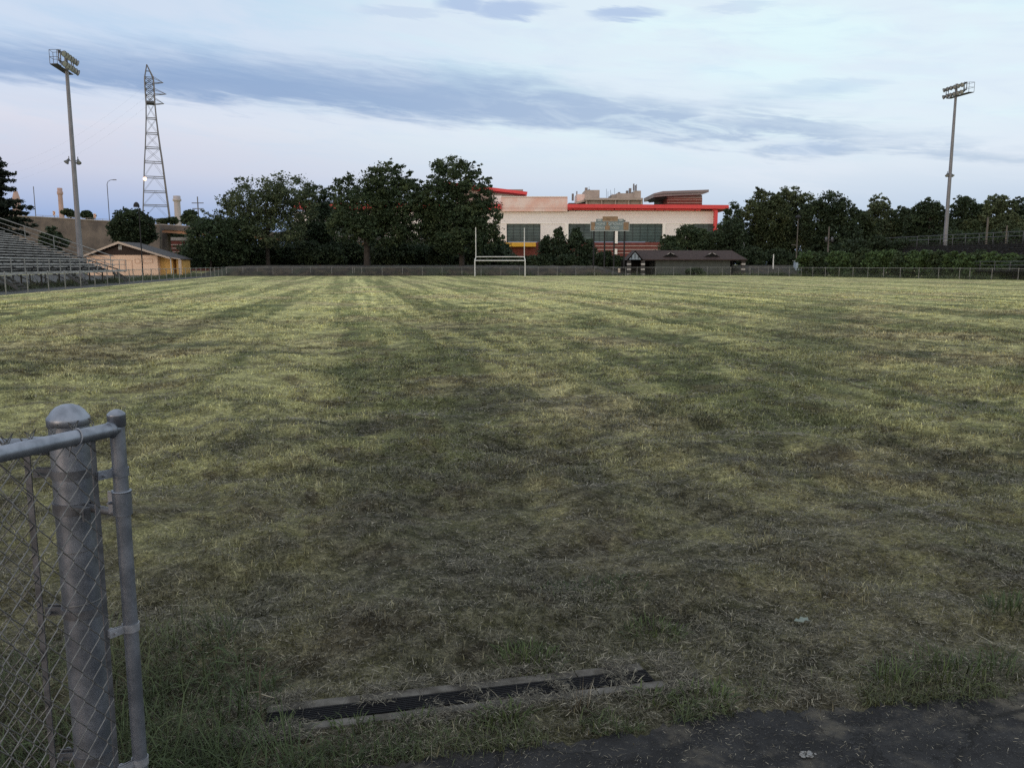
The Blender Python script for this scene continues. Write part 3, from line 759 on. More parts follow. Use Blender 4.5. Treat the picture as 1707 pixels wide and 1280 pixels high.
pxrect(MB(), 257.5, 345.5, 395.8, 401.2, 185.7, 8.5).build('parapet', M['wallcap'], bk)
for y in (407.5, 413.5, 419.5): pxrect(MB(), 258, 345, y, y + 1.2, 185.94, .055).build('brick_course', M['stripe'], bk)
# chevron signs on the highway
for px, py, lab in ((90, 355.5, 'red chevron road sign left of the tall light pole'), (158, 360, 'red chevron road sign right of the tall light pole')):
    s = thing('chevron_sign', P(px, py + 10, YW + 1.6), lab, 'road sign', 'chevron signs along the highway')
    c = P(px, py, YW + 1.6)
    MB().tube([Vector((c.x, c.y + .06, P(px, py + 12, YW + 1.6).z)), Vector((c.x, c.y + .06, c.z + .4))], .05, 6).build('post', M['galv_dark'], s)
    MB().box(c.x - .26, c.x + .26, c.y, c.y + .03, c.z - .42, c.z + .42).build('panel', M['sign_y'], s)
    w_, h_ = .22, .36
    MB().prism([(c.x - w_, c.y - .008, c.z + h_), (c.x - .02, c.y - .008, c.z + h_), (c.x + w_, c.y - .008, c.z), (c.x - .02, c.y - .008, c.z - h_), (c.x - w_, c.y - .008, c.z - h_), (c.x + .02, c.y - .008, c.z)][::-1], (0, .006, 0)).build('chevron', M['sign_r'], s)

# ------------------------------------------------------------------ school building
YF = 215.0
sc = thing('school_building', (P(1000, 445, YF).x, YF, 0), 'long beige school building with red fascia and big windows behind the trees', 'building')
pr = lambda x0, x1, y0, y1, dy, dep, m, name, par=None: pxrect(MB(), x0, x1, y0, y1, YF + dy, dep).build(name, m, par or sc)
pr(490, 1190.5, 352.9, 371.6, 0, 30, M['beige'], 'upper_wall')
pr(490, 1191, 371.65, 373.2, -.12, 1, M['beige_trim'], 'belt_course')
pr(946, 1191, 351.7, 353.4, -.10, .097, M['beige_trim'], 'parapet_trim')
for a, b in ((490, 560), (640, 700), (780, 844.5), (901, 941.5), (1104.5, 1106.5), (1109.5, 1155)):
    pr(a, b, 373.25, 404, .0, 28, M['beige'], 'pier')
pr(941.6, 947.5, 373.25, 404, -.25, 20, M['beige_trim'], 'pilaster'); pr(1104.4, 1109.4, 373.25, 404, -.25, 20, M['beige_trim'], 'pilaster')
pr(1024.9, 1030, 373.25, 406, -.45, 1, M['beige_trim'], 'pilaster')
pr(1024.9, 1029, 415, 424, -.45, .3, M['beige_trim'], 'pilaster')
def window(a, b, y0, y1, nv, nh):
    fr = MB(); yy = YF + .35
    pxrect(fr, a, a + .6, y0, y1, yy, .15); pxrect(fr, b - .6, b, y0, y1, yy, .15)
    for k in range(1, nv): c = a + (b - a) * k / nv; pxrect(fr, c - .22, c + .22, y0, y1, yy + .02, .12)
    for k in range(nh + 1): c = y0 + (y1 - y0) * k / nh; pxrect(fr, a + .6, b - .6, max(y0, c - .18), min(y1, c + .18), yy + .04, .1)
    f = fr.build('window', M['mullion'], sc)
    pxrect(MB(), a, b, y0, y1, YF + .5, .1).build('pane', M['glass'], f)
for a, b, nv in ((560, 640, 8), (700, 780, 8), (844.6, 900.9, 5), (947.6, 1024.8, 6), (1030.1, 1104.3, 6), (1155.1, 1189.5, 4)):
    window(a, b, 373.3, 403.6, nv, 6)
pr(490, 1190, 404.05, 452, .15, 28, M['brick'], 'brick_base')
for y in (409.6, 415.6, 421.2): pr(980, 1190, y, y + 1.1, .05, .095, M['stripe'], 'brick_course')
pr(836, 946, 328.5, 352.8, -.9, 24, M['copper'], 'copper_wall'); pr(836, 946.3, 327.6, 328.45, -1.0, 24.2, M['beige_trim'], 'copper_coping')
pr(820, 835.9, 326.5, 352.8, -.3, 23, M['beige'], 'stair_wall')
def fascia(x0, x1, yl, yr, t, dy, name):
    p = [P(x0, yl, YF + dy), P(x1, yr, YF + dy), P(x1, yr + t, YF + dy), P(x0, yl + t, YF + dy)]
    return MB().prism(p[::-1], (0, 26, 0)).build(name, M['red'], sc)
fascia(946.5, 1215, 340.3, 342.0, 6.3, -2.2, 'fascia')
fascia(946.5, 1196, 346.9, 348.6, 3.0, -1.2, 'fascia')
fascia(490, 835.5, 337.5, 339.8, 10, -1.6, 'fascia')
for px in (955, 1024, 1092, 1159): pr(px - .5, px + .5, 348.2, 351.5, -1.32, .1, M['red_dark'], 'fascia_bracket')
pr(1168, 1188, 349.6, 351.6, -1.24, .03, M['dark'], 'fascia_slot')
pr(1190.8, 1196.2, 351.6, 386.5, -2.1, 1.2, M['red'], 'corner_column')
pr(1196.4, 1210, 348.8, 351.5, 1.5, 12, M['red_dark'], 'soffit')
# slanted roof over the stair tower
mb = MB().prism([P(740, 303, YF + 1), P(879.5, 320.0, YF + 1), P(877.5, 324.5, YF + 1), P(740, 309, YF + 1)][::-1], (0, 20, 0)); mb.build('stair_roof', M['red'], sc)
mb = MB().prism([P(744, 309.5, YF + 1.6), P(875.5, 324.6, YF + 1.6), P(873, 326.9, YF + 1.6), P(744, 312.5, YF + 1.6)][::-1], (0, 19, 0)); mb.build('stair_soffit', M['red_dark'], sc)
pr(760, 872, 316, 352, 2.2, 16, M['blind'], 'stair_tower')
pr(822, 852.5, 404.6, 411.0, -3.2, 3.3, M['yellow'], 'entrance_canopy'); pr(853, 893.3, 404.2, 411.2, -3.0, 3.1, M['yellow'], 'entrance_canopy')
# rear roof block with oversailing grey roof
YR = 240.0
rb = thing('roof_pavilion', P(1140, 345, YR), 'brick rooftop storey with oversailing grey roof above the red fascia', 'building')
pxrect(MB(), 1112, 1170.5, 330.5, 346, YR, 14).build('wall', M['brick'], rb)
pxrect(MB(), 1112, 1170.5, 325.5, 330.45, YR - .05, 14).build('siding', M['greyroof'], rb)
for y in (330.3, 333.2, 337.6): pxrect(MB(), 1112, 1170.5, y, y + .8, YR - .1, .04).build('brick_course', M['stripe'], rb)
pxrect(MB(), 1098, 1111.9, 329, 346, YR + 6, 8).build('side_wall', M['shed'], rb)
MB().prism([P(1090, 322.6, YR - 2), P(1105, 319.0, YR - 2), P(1181.8, 316.4, YR - 2), P(1181.5, 320.5, YR - 2), P(1170, 324.6, YR - 2), P(1106, 327.4, YR - 2), P(1090, 329, YR - 2)][::-1], (0, 18, 0)).build('roof', M['greyroof'], rb)
MB().prism([P(1090, 325.4, YR - 2.1), P(1105.5, 323.2, YR - 2.1), P(1178, 320.5, YR - 2.1), P(1178, 321.3, YR - 2.1), P(1105.5, 324.2, YR - 2.1), P(1090, 326.4, YR - 2.1)][::-1], (0, .09, 0)).build('roof_groove', M['shed'], rb)
MB().prism([P(1090, 329, YR - 1.5), P(1112, 327, YR - 1.5), P(1112, 331, YR - 1.5), P(1094, 333, YR - 1.5)][::-1], (0, 12, 0)).build('soffit', M['dark'], rb)
# older concrete block behind
YO = 270.0
ob = thing('concrete_block', P(1010, 350, YO), 'old beige concrete building with rooftop plant behind the red fascia', 'building')
q = lambda x0, x1, y0, y1, dy, dep, m, name: pxrect(MB(), x0, x1, y0, y1, YO + dy, dep).build(name, m, ob)
q(975, 1072, 330.2, 333.6, -.3, 20, M['oldcon'], 'cornice'); q(976, 1071.5, 333.7, 348, 1.2, 18, M['blind'], 'window_band')
for px in (978, 1003, 1026, 1048, 1069.5): q(px - 1.2, px + 1.2, 333.7, 348, .5, .65, M['oldcon'], 'column')
MB().prism([P(960, 337, YO + 1), P(980, 331.5, YO + 1), P(980, 335.2, YO + 1), P(960, 340, YO + 1)][::-1], (0, 16, 0)).build('ramp_parapet', M['oldcon'], ob)
q(948, 976, 338.5, 348, 2, 14, M['shed'], 'lower_storey')
q(975.5, 999.5, 317, 330.1, 2, 12, M['oldcon'], 'penthouse'); q(961.5, 975.4, 324, 336, 3, 10, M['copper'], 'plant_room')
q(1028, 1058, 322.5, 330.1, 2, 12, M['oldcon'], 'penthouse'); q(1057.5, 1068.5, 318.2, 330.1, 1.6, 12, M['oldcon'], 'penthouse'); q(1020, 1027.8, 324.5, 330.1, 2.4, 10, M['blind'], 'plant_room')
mb = MB()
for (a, b, c, d) in ((953, 957, 323, 334.5), (960.5, 963, 319, 326), (975, 980, 313, 320), (980.5, 984, 316, 322), (1055.5, 1058, 306.5, 318), (1058.5, 1060.2, 309, 318), (1060.6, 1062, 307.5, 318), (1048.5, 1053, 314, 322.4), (1043.5, 1048, 318, 322.4), (1030, 1034.5, 320.5, 322.4)):
    pxrect(MB(), a + .4, b - .4, c, d, YO + 4 + (a % 3), 1.2).build('rooftop_vent', M['greyroof'], ob)
mb = MB()
for px, y in ((1011, 315), (1013.5, 319), (1017.5, 317), (1024.5, 314), (1020, 322), (982, 311)): c = P(px, 330, YO + 6); mb.tube([c, P(px, y, YO + 6)], .06, 4)
mb.build('antenna', M['post_dark'], ob)

# ------------------------------------------------------------------ bleachers
def bleacher(label, far, d, n, rows, length, z0, rise, run, mp, mr, mf, rk):
    """far: front corner at the far end; d: towards the far end; n: towards the back"""
    root = thing('bleacher', far, label, 'bleacher')
    far = Vector(far); U = Vector((0, 0, 1))
    def at(s, b, z): return far - d * s + n * b + U * z
    def plank(name, b, z, wdt, th, m):
        th *= 1.7
        return MB().obox(at(0, b, z - th), -d * length, n * wdt, U * th).build(name, m, root)
    plank('front_deck', -.9, z0, 1.15, .06, mp)
    for i in range(rows):
        b, z = .35 + i * run, z0 + i * rise
        plank('foot_board', b, z, .30, .05, mp)
        plank('seat_plank', b + .33, z + rise + .20, .26, .045, mp)
    for i in range(rows - 1):
        b, z = .35 + i * run, z0 + i * rise
        MB().obox(at(0, b + .615, z - .02), -d * length, n * .02, U * (rise - .035)).build('riser', mf, root)
    ns = int(length / 1.83)
    mb = MB()
    for i in range(rows):
        b, z = .35 + i * run, z0 + i * rise
        for k in range(ns + 1):
            s = .1 + k * 1.83
            if s > length: continue
            mb.obox(at(s, b + .40, z - .06), -d * .07, n * .07, U * (rise + .21))
    tag(mb.build('seat_bracket', mf, root), kind='stuff')
    for k in range(int(length / 3.66) + 1):
        s = .15 + k * 3.66; B_ = run * rows
        MB().tube([at(s, -.8, z0 - .12), at(s, B_, z0 + rows * rise - .12)], .07, 4).tube([at(s, .2, 0), at(s, .2, z0 - .1)], .06, 4).tube([at(s, B_ * .5, 0), at(s, B_ * .5, z0 + rows * rise * .5 - .15)], .06, 4) \
            .tube([at(s, B_ - .2, 0), at(s, B_ - .2, z0 + rows * rise - .15)], .06, 4).tube([at(s, .2, .1), at(s, B_ * .5, z0 + rows * rise * .5 - .3)], .04, 4).build('support_frame', mf, root)
    # guard rail at the far end
    def guard(s, up):
        mb = MB()
        bs = [.2, run * rows]
        for h, r in ((1.05, .042 * rk), (.62, .028 * rk), (.18, .034 * rk)):
            mb.tube([at(s, b, z0 + .25 + (b - .2) / run * rise + h) for b in bs], r, 6)
        k = .5
        while k < run * rows: mb.tube([at(s, k, z0 + .2 + (k - .2) / run * rise), at(s, k, z0 + .25 + (k - .2) / run * rise + 1.05)], .035, 5); k += 2.4
        return mb.build('end_guard_rail', mr, root)
    guard(-.06, 1)
    mb = MB()
    for h in (.95, .55): mb.tube([at(-.1, -.85, z0 + h), at(length, -.85, z0 + h)], .03, 5)
    k = 0.0
    while k < length: mb.tube([at(k, -.85, z0 - .1), at(k, -.85, z0 + .95)], .035, 5); k += 2.2
    mb.build('front_rail', mr, root)
    mb = MB(); B_ = run * rows
    for h in (1.1, .6): mb.tube([at(-.1, B_, z0 + rows * rise + h), at(length, B_, z0 + rows * rise + h)], .045 * rk, 6)
    k = 0.0
    while k < length: mb.tube([at(k, B_, z0 + rows * rise - .3), at(k, B_, z0 + rows * rise + 1.1)], .04, 5); k += 2.4
    mb.build('back_rail', mr, root)
    for s in ((3.5, 15.5, 27.5) if rk == 1.0 else ()):
        if s > length: continue
        mb = MB()
        for e in (0, 1.3): mb.obox(at(s + e, -.95, z0 - .28), -d * .06, -n * 1.1 - U * (z0 - .35), U * .2)
        for t in range(5): q_ = (t + .5) / 5; mb.obox(at(s + .062, -.95 - 1.1 * q_ - .14, z0 - .12 - (z0 - .2) * q_), -d * 1.236, n * .28, U * .05)
        mb.build('stair', M['track'], root)
    return root
bleacher('pale aluminium bleacher stand on the left with sloping end rail', (-37.2, 78.8, 0), FD, Vector((-FN.x, -FN.y, 0)), 20, 40, 1.08, .225, .62, M['alu'], M['alu_rail'], M['frame_dark'], 1.0)
bleacher('dark bleacher stand on the right half hidden by green bushes', (47.4, 126.5, 0), FD, FN.copy(), 13, 46, 1.0, .262, .62, M['plank_shaded'], M['galv_dark'], M['frame_dark'], .8)

# ------------------------------------------------------------------ stadium light poles
def light_pole(label, px0, py_top, Y, h, r0, r1, side, platform_dir, lean=0):
    x = P(px0, 430, Y).x; base = Vector((x, Y, 0))
    root = thing('stadium_light', base, label, 'light pole', 'stadium light poles')
    MB().tube([base, base + Vector((0, 0, 1.2)), base + Vector((0, 0, h))], [r0, r0 * .98, r1], 14).lathe(base, (0, 0, 1), [(r0 + .22, 0), (r0 + .22, .12), (r0, .14)], 14).build('pole', M['pole'], root)
    d = platform_dir; U = Vector((0, 0, 1)); nrm = Vector((side, -.12, 0)).normalized()   # towards the field
    arm = MB()
    L = 2.05 if side > 0 else 1.95
    for z in (h - .2, h - 1.1): arm.tube([base + U * z - d * L, base + U * z + d * L], .09, 6)
    for k in (-L, -1.5, 0, 1.5, L): arm.tube([base + U * (h - .2) + d * k, base + U * (h - 1.1) + d * k], .05, 4)
    arm.build('crossarm', M['lamp_shell'], root)
    plat = MB()
    a = base + U * (h - 1.55) - d * (L + .45) - nrm * .75
    plat.obox(a, d * (2 * L + .45), nrm * .7, U * .06)
    plat.build('catwalk', M['galv_dark'], root)
    cage = MB()
    c0 = base + U * (h - 1.5) - d * (L + .45)
    for i in range(2):
        for j in range(2): cage.tube([c0 + d * (1.0 * i) - nrm * (.75 * j), c0 + d * (1.0 * i) - nrm * (.75 * j) + U * 1.25], .025, 4)
    for z in (0, .62, 1.25):
        r = [c0 + U * z, c0 + d * 1.0 + U * z, c0 + d * 1.0 - nrm * .75 + U * z, c0 - nrm * .75 + U * z, c0 + U * z]; cage.tube(r, .022, 4)
    cage.build('ladder_cage', M['galv_dark'], root)
    def lamp(p, aim, s=1.0):
        aim = aim.normalized()
        o = MB().lathe(p, aim, [(.04, -.36), (.11, -.34), (.13, -.14), (.16, -.08), (.23, .10), (.285, .24), (.295, .27), (.27, .27), (.23, .16), (0, .1)] if s == 1 else [(.04, -.3), (.10, -.26), (.13, -.05), (.24, .18), (.25, .2), (.2, .16), (0, .08)], 12)
        o.tube([p - aim * .25, p - aim * .25 + Vector((0, 0, .28))], .04, 4)
        f = o.build('floodlight', M['lamp_shell'], root)
        rr_ = .265 if s == 1 else .22; hh = .235 if s == 1 else .17
        MB().lathe(p, aim, [(rr_, hh), (rr_ * .6, hh + .03), (0, hh + .04)], 12).build('lens', M['lamp_glass'], f)
    for z in (h - .42, h - 1.32):
        for k in range(6):
            s = -L + .25 + k * (2 * L - .5) / 5
            yaw = (k - 2.5) * .12
            aim = nrm + d * yaw + Vector((0, 0, -.42))
            lamp(base + U * z + d * s + nrm * .30, aim)
    zz = h * .535
    for s, e in ((-1, .52), (1, .42)):
        q_ = base + U * zz + d * .2 * s + Vector((e * s, 0, 0))
        MB().tube([base + U * zz, q_ + U * .1], .04, 5).build('bracket_arm', M['galv_dark'], root)
        lamp(q_, Vector((s * .4, -.5, -.8)), .7)
    return root
light_pole('tall grey stadium light pole rising behind the left bleachers', 134.2, 95, 83, 21.6, .28, .15, 1, FD)
light_pole('tall grey stadium light pole rising behind the right bleachers', 1573.5, 145, 115, 25.4, .30, .15, -1, FD)

# ------------------------------------------------------------------ lattice pylon
YT = 300.0
py_ = thing('pylon', (P(264, 440, YT).x, YT, 0), 'tall steel lattice power pylon rising beyond the highway wall', 'pylon')
cx = P(264.5, 440, YT).x
Zt = lambda py: P(255, py, YT).z
ang = R(24)
def corners(half, z, c_x):
    return [Vector((c_x + half * math.cos(ang + a), YT + half * math.sin(ang + a), z)) for a in (R(45), R(135), R(225), R(315))]
cxl = lambda z: cx + (P(250.8, 172, YT).x - cx) * min(1, z / Zt(172))
levels = [(440, 67), (366, 54), (343, 49.5), (320, 45), (296, 40.3), (271, 35.5), (247, 29.5), (223, 24.4), (198, 20), (172, 17)]
hw_ = lambda wpx: wpx / F * YT / 1.87
cs = [corners(hw_(wp), Zt(y), cxl(Zt(y))) for y, wp in levels]
leg = [MB() for _ in range(4)]; braces = MB()
for a, b in zip(cs, cs[1:]):
    for k in range(4): leg[k].tube([a[k], b[k]], .21, 4)
for i, c in enumerate(cs[1:], 1):
    for k in range(4):
        braces.tube([c[k], c[(k + 1) % 4]], .17, 4)
        lo = cs[i - 1]
        mid = (c[k] + c[(k + 1) % 4]) / 2
        if i < 6: braces.tube([lo[k], mid], .04, 3); braces.tube([lo[(k + 1) % 4], mid], .04, 3)
        else: braces.tube([lo[k], c[(k + 1) % 4]], .05, 3); braces.tube([lo[(k + 1) % 4], c[k]], .05, 3)
for m_ in leg: m_.build('leg', M['pylon'], py_)
braces.build('bracing', M['pylon'], py_)
head = MB()
hl = [(172, 17), (160, 17.3), (150, 17.6), (140, 17.4), (130, 16.6)]
ch = [corners(hw_(wp), Zt(y), cxl(1e9 if y < 172 else Zt(y)) + 0) for y, wp in hl]
for a, b in zip(ch, ch[1:]):
    for k in range(4): head.tube([a[k], b[k]], .24, 4); head.tube([a[k], b[(k + 1) % 4]], .11, 3); head.tube([a[(k + 1) % 4], b[k]], .11, 3); head.tube([b[k], b[(k + 1) % 4]], .13, 3)
apx = Vector((cxl(1e9) - .5, YT, Zt(108)))
for k in range(4): head.tube([ch[-1][k], apx], .2, 4); head.tube([(ch[-1][k] + apx) / 2, (ch[-1][(k + 1) % 4] + apx) / 2], .1, 3)
head.build('head_frame', M['pylon'], py_)
t0 = ch[0]
MB().prism([p + Vector((0, 0, -.5)) for p in t0], (0, 0, .9)).build('platform', M['frame_dark'], py_)
tips = []
for y, L in ((138.5, 272), (157.5, 277), (173.5, 273.3)):
    mb = MB(); z = Zt(y); c = cxl(1e9)
    tip = P(L, y, YT - 2.5); tips.append(tip)
    for k in (0, 3):
        b_ = corners(hw_(17.4), z, c)[k]; mb.tube([b_, tip], .13, 4); mb.tube([b_ + Vector((0, 0, 1.9)), tip], .10, 4)
    mb.build('crossarm', M['pylon'], py_)
    mb = MB(); t2 = Vector((c - 3.4, YT + 4, z - .3))
    for k in (1, 2): mb.tube([corners(hw_(17.4), z, c)[k], t2], .11, 4)
    mb.build('crossarm', M['pylon'], py_); tips.append(t2)
MB().lathe(P(241.5, 298.5, YT - 5), (0, 0, 1), [(0, -.65), (.46, -.46), (.65, 0), (.46, .46), (0, .65)], 10).build('warning_lamp', M['lamp_on'], py_)
MB().tube([P(241.5, 298.5, YT - 4.0), cs[4][2]], .12, 4).build('lamp_bracket', M['pylon'], py_)
for i, t in enumerate(tips[1::2]):
    e = t + Vector((-150, 120, -16)); pts_ = [t.lerp(e, k / 14) + Vector((0, 0, -9 * 4 * (k / 14) * (1 - k / 14))) for k in range(15)]
    tag(MB().tube(pts_, .010, 3).build('power_line', M['pylon']), 'thin overhead power wire running left from the pylon, %s' % ('topmost of three', 'middle one of three', 'lowest of three')[i], 'cable', 'power wires on the pylon')

# ------------------------------------------------------------------ poles, chimneys, lamps in the distance
def stack(px, y0, y1, Y, r0, r1, label, m, cap=1.0):
    b = Vector((P(px, 440, Y).x, Y, 0)); z = P(px, y0, Y).z
    t = thing('chimney', b, label, 'chimney')
    MB().tube([b, Vector((b.x, Y, z))], [r0, r1], 14).build('shaft', m, t)
    MB().lathe(Vector((b.x, Y, z - 3.4 * cap)), (0, 0, 1), [(r1, 0), (r1 * 1.4, .5 * cap), (r1 * 1.4, 1.7 * cap), (r1 * 1.15, 1.8 * cap), (r1 * 1.2, 3.4 * cap), (r1, 3.5 * cap)], 14).build('collar', m, t)
stack(109, 314, 350, 420, 1.5, 1.0, 'slender pink brick chimney left of the light pole', M['chim'])
stack(301, 327, 365, 360, 1.5, 1.25, 'pale round chimney right of the pylon', M['chim_grey'], .7)
b = Vector((P(36, 440, 520).x, 520, 0)); t = thing('tower', b, 'far pink tapering tower peeping over the pine tree', 'tower')
MB().tube([b, Vector((b.x, 520, P(36, 331, 520).z)), Vector((b.x, 520, P(36, 319, 520).z))], [4.2, 2.2, 1.1], 8).build('shaft', M['chim'], t)
MB().tube([Vector((b.x, 520, P(36, 319, 520).z)), Vector((b.x, 520, P(36, 314, 520).z))], [.5, .1], 6).build('spire', M['chim'], t)
def simple_pole(name, px, y0, Y, r, label, cat, m, arms=()):
    b = Vector((P(px, 440, Y).x, Y, 0)); top = Vector((b.x, Y, P(px, y0, Y).z))
    t = thing(name, b, label, cat)
    MB().tube([b, top], [r, r * .7], 8).build('pole', m, t)
    for k, (dz_, L) in enumerate(arms): MB().tube([top + Vector((-L, -.05, -dz_)), top + Vector((L, -.05, -dz_))], r * .55, 5).build('crossarm', m, t)
    return t, top
simple_pole('mast', 66, 311, 260, .16, 'thin grey mast beyond the highway left of the light pole', 'pole', M['pylon'])
simple_pole('utility_pole', 335, 328, 230, .22, 'utility pole with crossarms beyond the highway right of the pale chimney', 'utility pole', M['pylon'], ((1.7, 1.6), (3.2, 1.5)))
t, top = simple_pole('street_light', 187.5, 307, 185, .11, 'curved highway street light between light pole and pylon', 'street light', M['galv_dark'])
MB().tube([top, top + Vector((.25, 0, .55)), top + Vector((.9, -.05, .85)), top + Vector((1.5, -.1, .9))], .06, 6).build('arm', M['galv_dark'], t)
MB().box(top.x + 1.4, top.x + 2.1, top.y - .25, top.y + .05, top.z + .80, top.z + .96).build('lamp_head', M['galv_dark'], t)
t, top = simple_pole('street_lamp', 237.2, 345, 108, .085, 'dark street lamp with round hood beside the small house', 'street lamp', M['post_dark'])
hd = top + Vector((-.28, 0, .05))
MB().tube([top + Vector((0, 0, -.1)), top + Vector((0, 0, .15)), hd], .05, 6).build('arm', M['post_dark'], t)
MB().lathe(hd, (0, 0, 1), [(.36, -.08), (.37, .05), (.33, .28), (.22, .45), (.08, .55), (0, .56)], 14).lathe(hd, (0, 0, 1), [(.36, -.08), (0, -.1)], 14).build('hood', M['post_dark'], t)
t, top = simple_pole('street_lamp', 1327, 365, 135, .10, 'thin dark lamp pole before the right hand trees', 'street lamp', M['wood_pole'])
MB().lathe(top, (0, 0, 1), [(.1, 0), (.42, .15), (.38, .35), (.1, .6), (0, .62)], 10).build('hood', M['post_dark'], t)
MB().tube([top + Vector((0, 0, -4.2)), top + Vector((-.9, -.1, -4.1))], .07, 5).build('arm', M['wood_pole'], t)
t, top = simple_pole('utility_pole', 1379, 378, 140, .17, 'weathered timber utility pole with transformers before the right hand trees', 'utility pole', M['wood_pole'])
for s in (-.5, .5): c = top + Vector((s, -.25, -2.5)); MB().lathe(c, (0, 0, 1), [(0, 0), (.22, 0), (.22, .7), (.1, .8), (0, .8)], 8).build('transformer', M['galv_dark'], t)
simple_pole('utility_pole', 1641, 362, 125, .19, 'pale timber pole right of the tall light behind right bleachers', 'utility pole', M['wood_pole'])
simple_pole('utility_pole', 1673.5, 376, 125, .15, 'shorter pale timber pole at the far right behind right bleachers', 'utility pole', M['wood_pole'])
simple_pole('post', 1289, 424, 131, .11, 'slim white post among the trees right of the shed', 'post', M['white'])
c = P(1331.5, 441, 131); bxo = thing('cabinet', (c.x, 131, 0), 'pale blue equipment cabinet in the bushes right of the shed', 'cabinet')
pxrect(MB(), 1326.8, 1337.2, 435.2, 460, 131, 1.2).build('body', M['box'], bxo); pxrect(MB(), 1326.2, 1337.8, 434.2, 435.15, 130.9, 1.4).build('roof', M['white'], bxo)
pxrect(MB(), 1331, 1335, 438, 444, 130.95, .045).build('panel', M['sb_board'], bxo)

lp_ = thing('leaning_pole', (P(1240.5, 440, 150).x, 150, 0), 'slender pale leaning pole among the trees above the right shed end', 'pole')
MB().tube([Vector((P(1240.5, 440, 150).x, 150, 0)), P(1240, 402, 149), P(1237.5, 384, 148)], [.10, .10, .08], 6).build('pole', M['white'], lp_)

# ------------------------------------------------------------------ trees and bushes
def leaf_quads(C, size, up=.35):
    """oriented leaf-cluster quads at centres C"""
    n = len(C)
    a = rng.normal(size=(n, 3)); a /= np.linalg.norm(a, axis=1)[:, None]
    nrm = rng.normal(size=(n, 3)); nrm[:, 2] += up; nrm /= np.linalg.norm(nrm, axis=1)[:, None]
    u = np.cross(nrm, a); u /= np.linalg.norm(u, axis=1)[:, None] + 1e-9
    v = np.cross(nrm, u)
    s = size * rng.uniform(.6, 1.4, n)[:, None]; k = rng.uniform(.45, .8, n)[:, None]
    bend = nrm * s * .25
    return np.stack([C - u * s, C - v * s * k + bend, C + u * s, C + v * s * k + bend * .3], 1)
def crown_points(lobes, n_clump, per, spread, hollow=.55):
    vols = np.array([l[3] * l[4] * l[5] for l in lobes]); pick = rng.choice(len(lobes), n_clump, p=vols / vols.sum())
    L = np.array([[*l] for l in lobes])[pick]
    d = rng.normal(size=(n_clump, 3)); d /= np.linalg.norm(d, axis=1)[:, None]
    rad = hollow + (1 - hollow) * rng.uniform(0, 1, n_clump) ** .6
    c = L[:, :3] + d * L[:, 3:6] * rad[:, None]
    sz = (L[:, 3:6].mean(1) * spread) * rng.uniform(.6, 1.35, n_clump)
    g = rng.normal(size=(n_clump, per, 3)) * np.array([1, 1, .62]) * .55
    return (c[:, None, :] + g * sz[:, None, None]).reshape(-1, 3), c
def tree(name, label, cat, Y, lobes_px, trunk_px, leaf, n_clump, per, size, spread=.30, tr=.28, base_z=0.0, group=None, depth=.8, bark='bark', limbs=7, hollow=.55, shape=None):
    lobes = []
    for (px, py, rx, ry) in lobes_px:
        c = P(px, py, Y + rng.uniform(-.4, .4) * rx / F * Y); k = Y / F
        lobes.append((c.x, c.y, c.z, rx * k, rx * k * depth, ry * k))
    bx = P(trunk_px, 440, Y).x; base = Vector((bx, Y, base_z))
    root = thing(name, base, label, cat, group)
    fine = size > .2
    if fine: n_clump = int(n_clump * 2.5); per = int(per * .70); spread *= .74; size *= .72
    if fine and not group:                      # smaller boughs break up the outline
        sub_ = []
        for l in lobes:
            for _ in range(4):
                d_ = rng.normal(size=3); d_[2] = abs(d_[2]) * .9 - .15; d_ /= np.linalg.norm(d_); f_ = rng.uniform(.28, .48); g_ = rng.uniform(.78, 1.0)
                sub_.append((l[0] + d_[0] * l[3] * g_, l[1] + d_[1] * l[4] * g_, l[2] + d_[2] * l[5] * g_, l[3] * f_, l[4] * f_, l[5] * f_ * .9))
        lobes = [(*l[:3], l[3] * .95, l[4] * .95, l[5] * .95) for l in lobes] + sub_
    pts, cl = crown_points(lobes, n_clump, per, spread, hollow)
    if fine:                                    # filler inside the crown and loose sprays at its edge
        p2_, _ = crown_points(lobes, n_clump // 4, per, spread * 1.4, .15)
        p3_, _ = crown_points([(*l[:3], l[3] * 1.03, l[4] * 1.03, l[5] * 1.06) for l in lobes], n_clump // 2, 14, spread * .9, .85)
        pts = np.concatenate([pts, p2_, p3_])
    pts = pts[pts[:, 2] > base_z + .05]
    quads('crown', leaf_quads(pts, size), M[leaf], root, tuple(base))
    # trunk with limbs reaching into the lobes
    zc = min(l[2] for l in lobes); top = max(l[2] + l[5] * .5 for l in lobes)
    fork = base_z + max(.5, (np.mean([l[2] for l in lobes]) - base_z) * .42)
    mb = MB()
    j = [rng.normal() * tr * .5 for _ in range(4)]
    cxm = float(np.mean([l[0] for l in lobes]))
    mb.tube([base + Vector((0, 0, -.1)), base + Vector((j[0] * .2, 0, .5)), Vector((bx + j[0], Y + j[1], fork)), Vector((bx * .5 + cxm * .5 + j[2], Y + j[3], (fork + top) / 2)), Vector((cxm, Y, top))],
            [tr * 1.5, tr * 1.05, tr * .85, tr * .5, tr * .08], 8)
    order = rng.permutation(len(cl))[:limbs * 3]
    for q, k in enumerate(order):
        e = Vector(cl[k]); f0 = rng.uniform(.0, .7); s = Vector((bx + j[0] * (1 - f0) + (cxm - bx) * .5 * f0, Y + j[1] * (1 - f0), fork + (top - fork) * .55 * f0))
        mid = s.lerp(e, .5) + Vector((rng.normal() * .2, rng.normal() * .2, -.05 * (e - s).length))
        mb.tube([s, mid, e], [tr * (.45 if q < limbs else .2), tr * (.28 if q < limbs else .12), tr * .05], 5, False)
    mb.build('trunk', M[bark], root)
    return root

